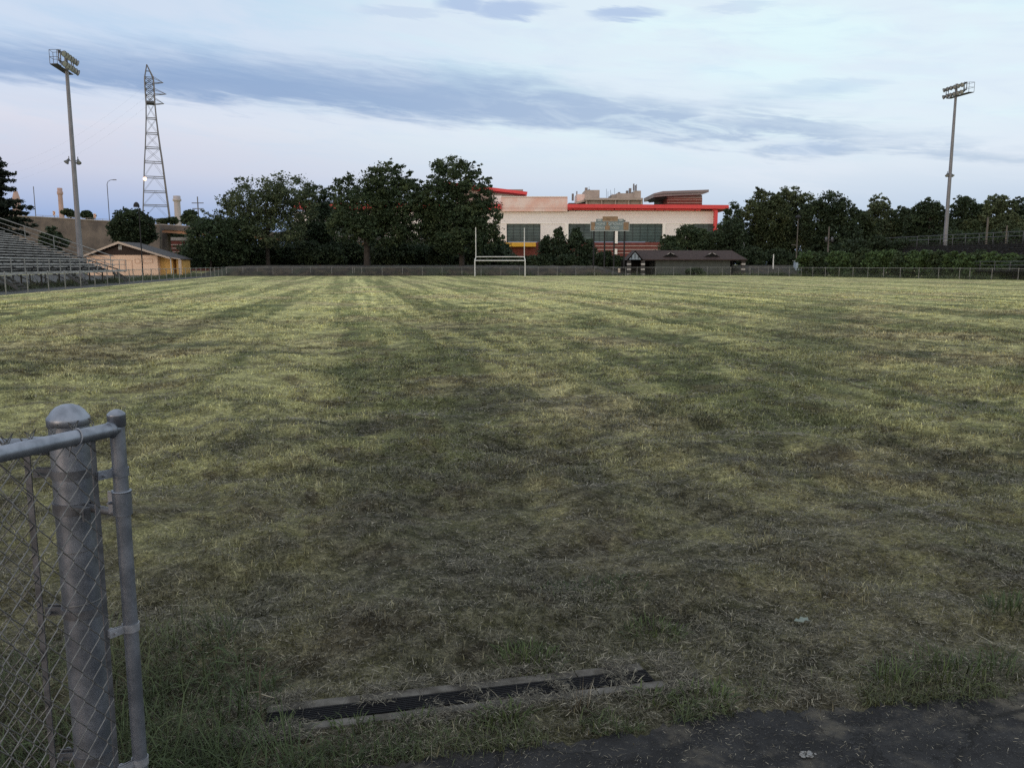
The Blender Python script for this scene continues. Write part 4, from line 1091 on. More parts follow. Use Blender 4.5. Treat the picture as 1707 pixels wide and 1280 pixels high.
big = dict(n_clump=230, per=70, size=.27, spread=.26)
tree('broad_tree', 'broad airy tree with paler feathery top left of the dark trees', 'tree', 138, [(430, 335, 50, 36), (482, 322, 46, 30), (398, 362, 42, 40), (506, 350, 30, 30), (450, 385, 66, 28), (385, 345, 26, 26), (462, 345, 46, 34)], 447, 'leaf_a', 190, 56, .23, .27, .36, .9, limbs=12, hollow=.4)
tree('shrubby_tree', 'low dense grey green tree reaching the ground beside the overpass', 'tree', 134, [(350, 398, 38, 34), (328, 372, 15, 16), (384, 418, 34, 24), (325, 425, 22, 22), (400, 385, 30, 26)], 352, 'leaf_c', 170, 62, .24, .28, .2)
tree('broad_tree', 'small dark tree filling the gap between the airy tree and the twin tree', 'tree', 152, [(523, 334, 27, 24), (548, 352, 26, 30), (530, 372, 36, 34), (500, 395, 30, 26), (545, 400, 28, 28)], 528, 'leaf_b', 150, 62, .25, .28, .26)
tree('broad_tree', 'large dark tree with forked grey trunk left of the tallest tree', 'tree', 131, [(582, 318, 32, 26), (640, 306, 40, 33), (612, 352, 56, 40), (664, 338, 42, 40), (582, 380, 38, 26), (690, 372, 34, 34), (640, 385, 48, 26), (690, 320, 24, 28), (704, 350, 24, 38)], 612, 'leaf_c', 300, 66, .24, .25, .52, .75, limbs=9)
tree('broad_tree', 'tallest dark round tree with a straight trunk beside the school', 'tree', 131, [(752, 296, 40, 34), (788, 322, 34, 32), (732, 336, 36, 34), (800, 362, 38, 36), (756, 368, 56, 36), (718, 378, 26, 28), (806, 398, 32, 22), (760, 402, 50, 20)], 770, 'leaf_c', 320, 66, .24, .25, .42, .75, limbs=9)
k = 0
for px, cy, rx, ry in ((415, 425, 26, 22), (445, 418, 28, 22), (480, 424, 27, 22), (515, 420, 27, 24), (550, 425, 27, 21), (583, 418, 26, 24), (640, 424, 28, 22), (668, 418, 27, 24), (702, 425, 27, 21), (735, 418, 26, 26), (795, 424, 27, 22), (822, 422, 22, 22), (852, 436, 22, 13), (322, 432, 18, 16)):
    tree('shrub', 'dark shrub in the understorey below the tall trees', 'shrub', 141 + (k % 3) * 2.5, [(px, cy, rx * .8, ry * .72), (px + 6, cy + 6, rx * .75, ry * .6), (px - 9, cy + 5, rx * .6, ry * .6)], px, 'leaf_b', 70, 46, .27, .34, .09, 1.2, group='dark shrubs below the tall trees', limbs=3); k += 1
for px in range(318, 835, 34):
    tree('shrub', 'dark shrub deep in the shade behind the tall trees', 'shrub', 156 + (px % 3) * 2, [(px, 424, 25, 22), (px + 9, 434, 22, 16), (px - 9, 436, 20, 14)], px, 'leaf_b', 50, 46, .28, .36, .09, .8, group='shaded shrubs behind the tall trees', limbs=3)
# pines and bushes before the school
def conifer(label, Y, px, y0, y1, hwid, leaf='leaf_b', base_z=0, group=None, name='conifer', n=95):
    b = Vector((P(px, 440, Y).x, Y, base_z)); zt = P(px, y0, Y).z; zb = P(px, y1, Y).z; k = Y / F
    root = thing(name, b, label, 'tree', group)
    MB().tube([b + Vector((0, 0, -.1)), Vector((b.x, Y, zt - .2))], [.16, .03], 6).build('trunk', M['bark'], root)
    t = rng.uniform(0, 1, n) ** .75; a = rng.uniform(0, 2 * math.pi, n); r = hwid * k * (t * .9 + .08) * rng.uniform(.55, 1.05, n)
    c = np.stack([b.x + r * np.cos(a), Y + r * np.sin(a), zt - (zt - zb) * t], -1)
    g = rng.normal(size=(n, 34, 3)) * np.array([.42, .42, .26])
    pts = (c[:, None, :] + g * (.5 + t[:, None, None] * .7)).reshape(-1, 3); pts = pts[pts[:, 2] > .05]
    quads('crown', leaf_quads(pts, .20), M[leaf], root, tuple(b))
conifer('tallest pointed dark conifer before the school windows', 139, 932, 376, 450, 26, 'leaf_b')
conifer('pointed dark conifer left of the tallest conifer before the school', 140, 911, 392, 450, 22, 'leaf_b')
conifer('broad dark conifer right of the tallest conifer before the school', 139, 960, 381, 450, 30, 'leaf_b', n=130)
conifer('low dark conifer close to the left scoreboard post', 138, 982, 400, 450, 24, 'leaf_b')
for i, (px, cy, rx, ry) in enumerate(((884, 436, 20, 11), (1006, 432, 18, 14), (1028, 436, 16, 12), (905, 436, 20, 12), (945, 436, 24, 13))):
    tree('shrub', ('dark shrub beside the right goal upright', 'dark shrub below the scoreboard between its left posts', 'dark shrub below the scoreboard between its right posts', 'low dark shrub at the foot of the left conifer', 'low dark shrub at the foot of the tallest conifer')[i], 'shrub', 136, [(px, cy, rx * .8, ry * .8), (px + 5, cy + 5, rx * .7, ry * .6)], px, 'leaf_b', 60, 44, .25, .34, .08, 1.2, limbs=3)
tree('round_tree', 'round bushy tree rising behind the brown shed before the school', 'tree', 148, [(1150, 394, 26, 17), (1120, 412, 22, 18), (1172, 404, 22, 20), (1140, 418, 36, 16), (1105, 428, 14, 12)], 1148, 'leaf_c', 170, 60, .25, .30, .2)
tree('round_tree', 'dark bushy tree below the red corner column of the school', 'tree', 147, [(1200, 408, 22, 24), (1190, 428, 26, 20), (1222, 395, 20, 28)], 1203, 'leaf_b', 120, 56, .25, .32, .18)
# the wood on the right
wood = [
 ('tree with sparse top standing at the left end of the right hand wood', 158, [(1222, 362, 16, 24), (1216, 392, 24, 28), (1240, 420, 28, 24)], 1222, 'leaf_c', 130),
 ('tall yellowish topped tree left of the gappy tree in the right wood', 152, [(1272, 340, 24, 22), (1258, 362, 24, 26), (1290, 366, 32, 32), (1280, 405, 42, 32)], 1275, 'leaf_d', 220),
 ('tall gappy tree with sky showing through in the right wood', 156, [(1318, 332, 24, 20), (1338, 346, 24, 24), (1302, 350, 22, 24), (1325, 380, 36, 32), (1332, 414, 36, 28)], 1322, 'leaf_a', 200),
 ('rounded very dark tree right of the gappy tree in the right wood', 150, [(1384, 346, 30, 25), (1404, 362, 28, 28), (1362, 366, 28, 30), (1390, 398, 44, 34), (1370, 425, 36, 20)], 1385, 'leaf_b', 230),
 ('low tree filling the dip between the dark and spiky trees', 162, [(1432, 376, 26, 22), (1440, 405, 32, 28)], 1436, 'leaf_d', 120),
 ('spiky topped tree standing alone above the right wood', 168, [(1466, 342, 17, 18), (1462, 362, 24, 22), (1472, 392, 30, 26)], 1466, 'leaf_a', 140),
 ('low dark tree right of the spiky topped tree', 165, [(1505, 362, 20, 14), (1508, 386, 30, 24)], 1508, 'leaf_b', 130),
 ('broad dark tree just left of the right light pole', 152, [(1546, 354, 24, 18), (1562, 366, 20, 20), (1530, 372, 22, 20), (1548, 394, 38, 24)], 1548, 'leaf_b', 190),
 ('dark tree just right of the right light pole', 155, [(1606, 344, 20, 18), (1622, 360, 22, 22), (1598, 368, 22, 22), (1612, 392, 36, 26)], 1608, 'leaf_b', 180),
 ('paler drooping tree below the right light pole', 146, [(1618, 378, 14, 12), (1625, 394, 20, 16)], 1622, 'leaf_d', 80),
 ('open branched tree near the right edge of the photo', 152, [(1662, 340, 20, 16), (1678, 352, 20, 16), (1652, 362, 20, 20), (1672, 384, 36, 26)], 1666, 'leaf_a', 160),
 ('dark tree at the right edge of the photo', 158, [(1704, 346, 18, 18), (1715, 370, 30, 26), (1712, 395, 36, 26)], 1710, 'leaf_b', 150),
 ('dark tree beyond the right edge of the photo', 150, [(1765, 350, 34, 30), (1790, 385, 45, 40)], 1770, 'leaf_b', 140),
]
for lab, Y, lobes, tx, lf, n in wood:
    tree('woodland_tree', lab, 'tree', Y, lobes, tx, lf, n, 58, .26, .28 if lf != 'leaf_a' else .24, .26)
for i, (px, cy, rx, ry) in enumerate(((1252, 428, 26, 20), (1296, 430, 24, 18), (1340, 432, 24, 15), (1400, 424, 26, 20), (1440, 420, 28, 20), (1480, 418, 28, 20), (1520, 415, 28, 20), (1560, 412, 26, 20))):
    tree('shrub', 'dark shrub below the trees of the right hand wood', 'shrub', 143 + (i % 2) * 3, [(px, cy, rx * .85, ry * .8), (px + 8, cy + 6, rx * .7, ry * .6)], px, 'leaf_b', 70, 46, .27, .34, .09, 1.0, group='dark shrubs below the right wood', limbs=3)
for px in range(1590, 1800, 34):
    tree('shrub', 'dark shrub behind the right bleachers under the trees', 'shrub', 140 + (px % 3) * 2, [(px, 408, 26, 22), (px + 9, 424, 24, 20), (px - 9, 430, 22, 20)], px, 'leaf_b', 70, 46, .28, .36, .09, .8, group='dark shrubs behind the right bleachers', limbs=3)
# bright bushes along the right fence
for i in range(20):
    px = 1348 + i * 22 + rng.uniform(-4, 4)
    g = on_line(px, FB, RB); Yb = g.y + 3.6 + rng.uniform(-.6, .8); top_y = 421.5 - rng.uniform(0, 6)
    kk = 13 + rng.uniform(-3, 5); top_y += rng.uniform(-3, 4)
    if px > 1660: top_y += 4
    tree('bush', '%s bush from the left in the bright green row along the right fence' % ORD[i], 'bush', Yb, [(px, top_y + 11, kk, 10), (px + 5, top_y + 21, kk * 1.05, 12), (px - 7, top_y + 20, kk * .9, 12), (px + 2, top_y + 33, kk * 1.2, 11)], px, 'leaf_e' if i % 3 != 1 else 'leaf_c', 115, 46, .15, .30, .06, group='green bushes along the right fence', limbs=4)
for px, cy, lab in ((1425, 414, 'tall dark shrub before the near left end of the right bleachers'), (1462, 410, 'second tall dark shrub before the end of the right bleachers'), (1500, 413, 'third tall dark shrub before the end of the right bleachers')):
    tree('shrub', lab, 'shrub', 121, [(px, cy, 21, 15), (px + 9, cy + 13, 21, 16), (px - 10, cy + 14, 19, 16)], px, 'leaf_b', 90, 46, .24, .34, .09, 1.0, limbs=3)
# small things on the left
tree('round_tree', 'small round dark tree behind the small house', 'tree', 142, [(217, 368, 27, 20), (204, 386, 22, 20), (240, 378, 18, 20), (222, 392, 34, 16), (250, 396, 12, 12)], 222, 'leaf_b', 210, 56, .25, .30, .2)
tree('shrub', 'dark shrub against the highway wall beside the bleachers', 'shrub', 128, [(88, 388, 11, 11), (80, 398, 14, 12), (96, 405, 16, 12)], 88, 'leaf_b', 70, 44, .2, .32, .1, limbs=3)
tree('shrub', 'low shrub above the highway wall left of the light pole', 'shrub', 176, [(112, 354, 10, 5), (120, 358, 8, 5)], 114, 'leaf_d', 45, 36, .24, .34, .1, limbs=3)
tree('shrub', 'low shrub above the highway wall right of the light pole', 'shrub', 176, [(144, 358, 9, 6), (150, 362, 8, 5)], 145, 'leaf_c', 45, 36, .24, .34, .1, limbs=3)
tree('shrub', 'low shrub above the highway between small tree and pale chimney', 'shrub', 190, [(272, 370, 10, 6), (288, 368, 9, 6)], 280, 'leaf_d', 45, 36, .26, .34, .1, limbs=3)
tree('shrub', 'dark shrub above the highway right of the pale chimney', 'shrub', 182, [(318, 358, 10, 8), (310, 366, 10, 8), (326, 368, 10, 8)], 318, 'leaf_c', 60, 40, .26, .34, .1, limbs=3)
tree('shrub', 'low shrub at the foot of the shed wall behind the fence', 'shrub', 125.5, [(1158, 452, 12, 5), (1150, 454, 8, 4), (1168, 455, 8, 4)], 1158, 'leaf_c', 70, 36, .12, .32, .04, limbs=3)
tree('shrub', 'bushes added to darken the gap under the highway bridge', 'shrub', 200, [(282, 392, 16, 9), (305, 394, 18, 9), (268, 396, 12, 9)], 290, 'leaf_b', 90, 44, .28, .34, .1, limbs=3)  # added behind the bridge so the gap under its deck reads dark
# pine at the left edge: flat layered boughs
pn = thing('pine_tree', (P(-14, 440, 104).x, 104, 0), 'dark layered pine tree at the left edge above the bleachers', 'tree')
b = pn.location; k = 104 / F
MB().tube([Vector((b.x, 104, 0)), Vector((b.x + .2, 104, P(0, 330, 104).z)), Vector((b.x + .1, 104, P(0, 250, 104).z))], [.4, .26, .05], 8).build('trunk', M['bark'], pn)
cs_, br_ = [], MB()
for (dy_, tip) in ((262, 8), (272, 16), (288, 26), (299, 22), (314, 34), (322, 12), (335, 40), (345, 58), (356, 50), (366, 54), (376, 62), (388, 48), (352, 30), (340, 20), (305, 12), (282, 10)):
    for s in (0, 1, 2, 3, 4):
        L = (tip + 14) * k * (1 if s == 0 else rng.uniform(.55, 1.0)); a = (0 if s == 0 else rng.uniform(0, 2 * math.pi)) + rng.normal() * .1
        if math.cos(a) > .5 and s > 0: L *= .8
        z0_ = P(0, dy_ + (0 if s == 0 else rng.uniform(-4, 4)), 104).z
        n = 16
        for q in range(n):
            f = .25 + .75 * (q + rng.uniform()) / n
            cs_.append((b.x + math.cos(a) * L * f + rng.normal() * .25, 104 + math.sin(a) * L * f + rng.normal() * .3, z0_ + .15 * f * L * .3 - .35 * (f ** 3) + rng.normal() * .10, .5 * (1.15 - f * .5)))
        br_.tube([Vector((b.x + .1, 104, z0_ - .2)), Vector((b.x + math.cos(a) * L * .95, 104 + math.sin(a) * L * .95, z0_ - .1))], [.08, .02], 4, False)
br_.build('bough', M['bark'], pn)
cs_ = np.array(cs_); g = rng.normal(size=(len(cs_), 30, 3)) * np.array([.62, .62, .24]) * cs_[:, None, 3:4]
quads('crown', leaf_quads((cs_[:, None, :3] + g).reshape(-1, 3), .17, .8), M['needle'], pn, tuple(b))

# ------------------------------------------------------------------ open gate and its post, close to the camera
PX = P(114, 700, 2.235); px_, py2 = PX.x, 2.235
PR = .0512
post = thing('gate_post', (px_, py2, 0), 'thick galvanised post with domed cap at the open gate', 'post')
zt = P(112, 694, py2).z
MB().tube([(px_, py2, -.05), (px_, py2, zt)], PR, 40).build('shaft', M['galv'], post)
MB().lathe((px_, py2, zt - .012), (0, 0, 1), [(PR + .001, -.012), (PR + .0035, -.010), (PR + .004, .006), (PR + .0025, .011), (PR * .94, .018), (PR * .80, .029), (PR * .58, .039), (PR * .3, .045), (0, .047)], 40).build('cap', M['galv'], post)
def band(name, c, r, z, hgt, m, parent, tail_dir, tail, th=.0035, tilt=0.0, bolt=True):
    """strap round a pipe with two tails bolted together"""
    mb = MB(); n = 36; td = Vector(tail_dir).normalized()
    a0 = math.atan2(td.y, td.x); ring = []
    for i in range(n + 1):
        a = a0 + .18 + (2 * math.pi - .36) * i / n; ring.append((math.cos(a), math.sin(a)))
    pts = [(c[0] + (r + .001) * x, c[1] + (r + .001) * y) for x, y in ring]; pto = [(c[0] + (r + th) * x, c[1] + (r + th) * y) for x, y in ring]
    e0 = (pts[0][0] + td.x * tail, pts[0][1] + td.y * tail); e1 = (pts[-1][0] + td.x * tail, pts[-1][1] + td.y * tail)
    nn = Vector((-td.y, td.x, 0))
    inner = [e0] + pts + [e1]; outer = [(e0[0] + nn.x * th, e0[1] + nn.y * th)] + pto + [(e1[0] - nn.x * th, e1[1] - nn.y * th)]
    zf = lambda q: z + tilt * ((q[0] - c[0]) * td.x + (q[1] - c[1]) * td.y)
    for i in range(len(inner) - 1):
        a, b, d, e = inner[i], inner[i + 1], outer[i + 1], outer[i]
        lo = [(q[0], q[1], zf(q) - hgt / 2) for q in (a, b, d, e)]; hi = [(q[0], q[1], zf(q) + hgt / 2) for q in (a, b, d, e)]
        mb.add(lo + hi, [(3, 2, 1, 0), (4, 5, 6, 7), (0, 1, 5, 4), (2, 3, 7, 6), (1, 2, 6, 5), (3, 0, 4, 7)])
    if bolt:
        m_ = Vector(((e0[0] + e1[0]) / 2, (e0[1] + e1[1]) / 2, z)) - td * tail * .35
        mb.tube([m_ - nn * (r * .4 + .01), m_ + nn * (r * .4 + .01)], .004, 8); mb.lathe(m_ - nn * (r * .4 + .004), -nn, [(.009, 0), (.009, .006), (.005, .009), (0, .009)], 10)
    return mb.build(name, m, parent)
fdir = Vector((-1, .02, 0)).normalized()        # the fence leaves the post to the left
for py in (794, 1027, 1272): band('brace_band', (px_, py2), PR, P(114, py, py2 - PR).z, .024, M['galv_dark'], post, (-1, -.15, 0), .045, tilt=.02)
# hinge pintle
gate_c = P(198.5, 760, 2.16); gxp, gyp = gate_c.x, 2.16
hzv = P(150, 850, 2.19).z
hb = band('hinge_band', (px_, py2), PR, hzv, .030, M['galv_dark'], post, (gxp - px_, gyp - py2, 0), .012, th=.005)
hd_ = Vector((gxp - px_, gyp - py2, 0)).normalized(); hn = Vector((hd_.y, -hd_.x, 0))
pst = Vector((px_, py2, hzv)) + hd_ * (PR - .012) + hn * .026
MB().obox(pst + Vector((0, 0, .008)), hd_ * .055, hn * .022, (0, 0, .006)).obox(pst + hd_ * .048 + Vector((0, 0, -.022)), hd_ * .006, hn * .022, (0, 0, .0295)).build('hinge_strap', M['galv_dark'], hb)
MB().tube([Vector((px_, py2, hzv)) + hd_ * (PR + .004), Vector((gxp, gyp, hzv)) - hd_ * .018], .011, 12).build('pintle', M['galv_dark'], hb)
for py in (914, 1000):
    zz = P(114, py, py2).z; mb = MB(); mb.tube([(px_ + (PR + .0015) * math.cos(a), py2 + (PR + .0015) * math.sin(a), zz + .006 * math.sin(a * 1.0 + 2)) for a in np.linspace(0, 2 * math.pi, 40)], .0013, 5); mb.build('wire_tie', M['wire'], post)

gate = thing('chain_link_gate', (gxp, gyp, 0), 'open chain link gate swung towards the viewer at lower left', 'gate')
GR = .0192
ztop = P(193, 682, 2.16).z
gdir = (P(0, 757, 1.86) - P(193, 714, 2.16)); gdir.z = 0; gdir.normalize(); gnrm = Vector((-gdir.y, gdir.x, 0))
if gnrm.y < 0: gnrm = -gnrm                       # the far side of the gate, where the mesh is laced
zr_ = P(193, 714, 2.16).z; GL = 1.45
gb0 = Vector((gxp, gyp, 0))
MB().tube([gb0 + Vector((0, 0, .06)), gb0 + Vector((0, 0, ztop - .03))], GR, 28).build('upright', M['galv'], gate)
MB().lathe(gb0 + Vector((0, 0, ztop - .045)), (0, 0, 1), [(GR, -.002), (GR + .0035, 0), (GR + .004, .028), (GR + .0045, .030), (GR + .003, .034), (GR * .8, .040), (GR * .4, .044), (0, .045)], 28).build('cap', M['galv'], gate)
MB().tube([gb0 + gdir * GL + Vector((0, 0, .06)), gb0 + gdir * GL + Vector((0, 0, zr_ + .02))], GR, 20).build('upright', M['galv'], gate)
e0 = gb0 + Vector((0, 0, zr_))
rail = MB().tube([e0 + gdir * .004, e0 + gdir * .03, e0 + gdir * (GL - .02)], [GR * 1.0, GR, GR], 28)
rail.build('top_rail', M['galv'], gate)
MB().tube([gb0 + Vector((0, 0, .09)), gb0 + gdir * GL + Vector((0, 0, .09))], GR, 20).build('bottom_rail', M['galv'], gate)
# weld bead at the corner
MB().lathe(e0 + gdir * (GR * .8), gdir, [(GR + .0005, 0), (GR + .0032, .004), (GR + .0028, .008), (GR, .014)], 24).build('weld', M['galv'], gate)
def chain(o, d, nrm, L, z0, z1, off, parent, wd=.060, hgt=.076, r=.0016, start=0.0, name='mesh', knuckle=True):
    """real woven wire: zigzag strands hooked into their neighbours"""
    mb = MB(); k = 0; s = start; rows_ = int((z1 - z0) / (hgt / 2))
    while s < L:
        pts = []
        for i in range(rows_ + 1):
            side = (i + k) % 2
            z = z1 - i * hgt / 2
            if z < z0: break
            x = s + (wd / 2 + .0016) * side - .0008
            yo = .0022 * (1 if side else -1)
            c = o + d * x + nrm * (off + yo) + Vector((0, 0, z))
            dz_ = .004
            sg = 1 if side else -1
            pts += [c + Vector((0, 0, dz_)) - d * (sg * .003), c + nrm * (-.003 * sg), c + Vector((0, 0, -dz_)) - d * (sg * .003)]
        if knuckle and pts:
            hk = o + d * (s + wd * .25) + nrm * off + Vector((0, 0, z1 + hgt * .22))
            pts = [hk + d * (wd * .2 * (1 if (k % 2) else -1)) + Vector((0, 0, -.022)), hk] + pts
        mb.tube(pts, r, 5, False)
        k += 1; s += wd / 2
    return mb.build(name, M['wire'], parent)
o_ = gb0 + gdir * .052
chain(gb0, gdir, gnrm, GL - .03, .10, zr_ + .020, GR + .004, gate, start=.052, name='chain_link_mesh')
# tension bar and its straps
tb = gb0 + gdir * .052 + gnrm * (GR + .004)
MB().obox(tb + Vector((0, 0, .10)) - gnrm * .0015, gdir * .014, gnrm * .004, (0, 0, zr_ - .115)).build('tension_bar', M['galv_dark'], gate)
for py, mm, tl in ((789, 'galv', 0), (1049, 'galv_light', 0), (1274, 'galv_light', 0)):
    z = P(205, py, 2.14).z
    band('brace_band', (gxp, gyp), GR, z, .022, M[mm], gate, gdir * 1.0 + gnrm * .25, .042, th=.003)
zc_ = P(205, 842, 2.14).z
c = band('hinge_collar', (gxp, gyp), GR, zc_, .062, M['galv'], gate, (-hd_.x, -hd_.y - .1, 0), .020, th=.005)
MB().lathe((gxp, gyp, zc_ + .031), (0, 0, 1), [(GR + .001, .0), (GR + .006, .0), (GR + .0065, .004), (GR + .001, .005)], 28).build('collar_lip', M['galv'], c)
# tie wires on the top rail
for s in (.435, .12, .80, 1.15):
    mb = MB(); pts = []
    for a in np.linspace(-2.2, 3.6, 22):
        pts.append(e0 + gdir * (s + a * .004) + gnrm * ((GR + .0022) * math.sin(a)) * -1 + Vector((0, 0, (GR + .0022) * math.cos(a))))
    pts.append(pts[-1] + Vector((0, 0, -.03)) + gnrm * .01); pts.insert(0, pts[0] + Vector((0, 0, -.02)) + gdir * .015)
    mb.tube(pts, .0019, 6); mb.build('tie_wire', M['galv_light'], gate)

# the fence that meets the post from the left
fx = Vector((px_, py2, 0)); fdir = Vector((-1.0, -.02, 0)).normalized(); fn2 = Vector((-fdir.y, fdir.x, 0))
if fn2.y < 0: fn2 = -fn2
ff = thing('chain_link_fence', fx + fdir * .06, 'chain link fence running left from the thick gate post in the foreground', 'fence')
zf_ = P(20, 741, 2.25).z
MB().tube([fx + fdir * .06 + Vector((0, 0, zf_)), fx + fdir * 3.0 + Vector((0, 0, zf_))], .021, 20).build('top_rail', M['galv'], ff)
MB().lathe(fx + fdir * .058 + Vector((0, 0, zf_)), fdir, [(0, 0), (.026, .0), (.026, .05), (.0215, .052)], 20).build('rail_cup', M['galv'], ff)
chain(fx, fdir, fn2, 2.9, .05, zf_ + .01, -.026, ff, start=.105, name='chain_link_mesh')
MB().obox(fx + fdir * .10 - fn2 * .024 + Vector((0, 0, .05)), fdir * .016, fn2 * .005, (0, 0, zf_ - .06)).build('tension_bar', M['galv_dark'], ff)
for s in (3.0,): MB().tube([fx + fdir * s, fx + fdir * s + Vector((0, 0, zf_ + .05))], .03, 12).build('post', M['galv'], ff)
mb = MB(); mb.tube([fx + fdir * .4 + Vector((0, 0, zf_)) + Vector((0, .0225 * math.sin(a), .0225 * math.cos(a))) for a in np.linspace(0, 6, 18)], .0018, 5); mb.build('tie_wire', M['galv_light'], ff)

# ------------------------------------------------------------------ trench drain let into the ground
DL = (DR1 - DR0).length
dr = thing('trench_drain', DR0, 'long slotted black drain between concrete edges, half buried in clippings', 'drain')
U = Vector((0, 0, 1)); HW = .050
def strip(name, s0, s1, n0, n1, z0, z1, m):
    nseg = 10; return MB().obox(DR0 + drd * s0 + drn * n0 + U * z0, drd * (s1 - s0), drn * (n1 - n0), U * (z1 - z0)).build(name, m, dr)
strip('pit', -.12, DL - .01, -HW, HW, .002, .0055, M['pit'])
s = -.3
for a, b in ((-.12, DL * .16), (DL * .16 + .006, DL * .46), (DL * .46 + .006, DL * .78), (DL * .78 + .006, DL - .02)):
    strip('concrete_edge', a, b, HW + .001, HW + .054, -.02, .008, M['concrete'])
    strip('concrete_edge', a + .04, b + .04, -HW - .046, -HW - .001, -.02, .007, M['concrete'])
mb = MB(); nb_ = 7
for k in range(nb_):
    n0 = -HW + .004 + k * (2 * HW - .008) / nb_
    mb.obox(DR0 - drd * .11 + drn * n0 + U * .006, drd * (DL + .09), drn * .0070, U * .006)
s = -.1
while s < DL - .03: mb.obox(DR0 + drd * s - drn * (HW - .004) + U * .006, drd * .006, drn * (2 * HW - .008), U * .004); s += .12
mb.build('grate', M['grate'], dr)

# ------------------------------------------------------------------ grass blades, clippings and weeds
def blades(name, x, y, z, az_, lean, length, width, m, curl=.35, parent=None):
    """one bent tapering blade per entry"""
    n = len(x); d = np.stack([np.cos(az_), np.sin(az_), np.zeros(n)], -1); sd = np.stack([-d[:, 1], d[:, 0], np.zeros(n)], -1)
    up = np.array([0, 0, 1.0]); b = np.stack([x, y, z], -1)
    l1 = lean; l2 = lean + curl * rng.uniform(.2, 1.4, n)
    v1 = d * np.sin(l1)[:, None] + up * np.cos(l1)[:, None]; v2 = d * np.sin(l2)[:, None] + up * np.cos(l2)[:, None]
    mid = b + v1 * (length * .55)[:, None]; tip = mid + v2 * (length * .45)[:, None]
    sd = sd + up * (rng.uniform(-.5, .5, n))[:, None]
    w2 = (width / 2)[:, None]
    V = np.stack([b - sd * w2, b + sd * w2, mid + sd * w2 * .8, mid - sd * w2 * .8, tip], 1)
    me = bpy.data.meshes.new(name)
    me.vertices.add(n * 5); me.vertices.foreach_set('co', V.astype(np.float32).ravel())
    i0 = np.arange(n, dtype=np.int32)[:, None] * 5
    li = np.concatenate([i0 + np.array([[0, 1, 2, 3]]), i0 + np.array([[3, 2, 4]])], 1).astype(np.int32)
    me.loops.add(n * 7); me.loops.foreach_set('vertex_index', li.ravel())
    st = (np.arange(n)[:, None] * 7 + np.array([[0, 4]])).astype(np.int32); me.polygons.add(n * 2)
    me.polygons.foreach_set('loop_start', st.ravel()); me.polygons.foreach_set('loop_total', np.tile(np.array([4, 3], np.int32), n))
    me.materials.append(m); me.update(calc_edges=True)
    o = bpy.data.objects.new(name, me); COL.objects.link(o)
    if parent is not None: o.parent = parent; o.location = (0, 0, 0); me.transform(Matrix.Translation(-origin_of(parent)))
    return o
def patch(x, y):
    """patchiness shared by growth: 0 sparse, 1 lush"""
    return .5 + .25 * np.sin(.9 * x + .55 * y + 1) * np.sin(1.3 * y - .4 * x) + .2 * np.sin(2.3 * x - 1.9 * y + .7) + .12 * np.sin(5.1 * x + 3.3 * y) + .1 * np.sin(-4.2 * x + 6.3 * y + 2)
def on_drain(x, y, pad=0):
    a = (x - DR0.x) * drd.x + (y - DR0.y) * drd.y; b = (x - DR0.x) * drn.x + (y - DR0.y) * drn.y
    return (a > -.13) & (a < DL + .05) & (np.abs(b) < HW + .06 + pad)
def scatter(n, y0, y1, pad=1.12):
    y = y0 * (y1 / y0) ** rng.uniform(0, 1, n)
    x = rng.uniform(-1, 1, n) * y * .66 * pad + 0.0
    return x, y
def lush(x, y):
    return .30 * vnoise(x, y, 2.3, 1) + .26 * vnoise(x, y, .75, 2) + .26 * vnoise(x, y, .30, 3) + .18 * vnoise(x, y, .11, 4)
# standing mown grass
x, y = scatter(950000, 1.9, 116)
keep = (y > np.interp(x, ex, ey) + .02 + .05 * rng.normal(size=len(x))) & ~on_drain(x, y) & (x > leftfence(0).x - .182 * y + .25) & ((y < 86) | ((x - FB.x) * (RB.y - FB.y) - (y - FB.y) * (RB.x - FB.x) > .5))
near = np.clip((y - 2.5) / 7, 0, 1)
keep &= rng.uniform(0, 1, len(x)) < (.25 + .75 * near) * np.clip((lush(x, y) - .36) * 5.0, .05, 1) * np.clip(1 - (y - 35) / 60, .2, 1)
x, y = x[keep], y[keep]; n = len(x)
sc_ = np.clip(y / 5, .55, 9)
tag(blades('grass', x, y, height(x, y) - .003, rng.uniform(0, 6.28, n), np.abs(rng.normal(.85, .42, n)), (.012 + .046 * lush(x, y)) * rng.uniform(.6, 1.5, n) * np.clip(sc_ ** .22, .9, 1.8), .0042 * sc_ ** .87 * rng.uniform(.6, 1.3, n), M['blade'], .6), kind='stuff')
# dry clippings lying over it
def drain_cover(x, y):
    a = ((x - DR0.x) * drd.x + (y - DR0.y) * drd.y) / DL; b = (x - DR0.x) * drn.x + (y - DR0.y) * drn.y
    v = .5 * vnoise(x, y, .16, 21) + .5 * vnoise(x, y, .07, 22)
    edge = np.clip((np.abs(b) - HW) / .05, 0, 1)
    cov = np.clip((v - .70 + np.where(b > 0, .24, .36) * edge) * 5, 0, 1) + np.clip((.07 - np.abs(a - .20)) * 12, 0, .8) * (b > .01) + np.clip((.06 - np.abs(a - .90)) * 14, 0, .9) + np.clip((a - .99) * 20, 0, 1) + np.clip((.06 - a) * 14, 0, 1) * (edge > 0) + np.clip((.05 - np.abs(a - .62)) * 16, 0, .9) * (b < -.02)
    return np.clip(cov * .62, .006, 1)
x, y = scatter(360000, 1.8, 26)
e_ = y - np.interp(x, ex, ey)
lump = np.clip((.45 * vnoise(x, y, .9, 11) + .55 * vnoise(x, y, .3, 12) - .28) * 2.4, 0, 1)
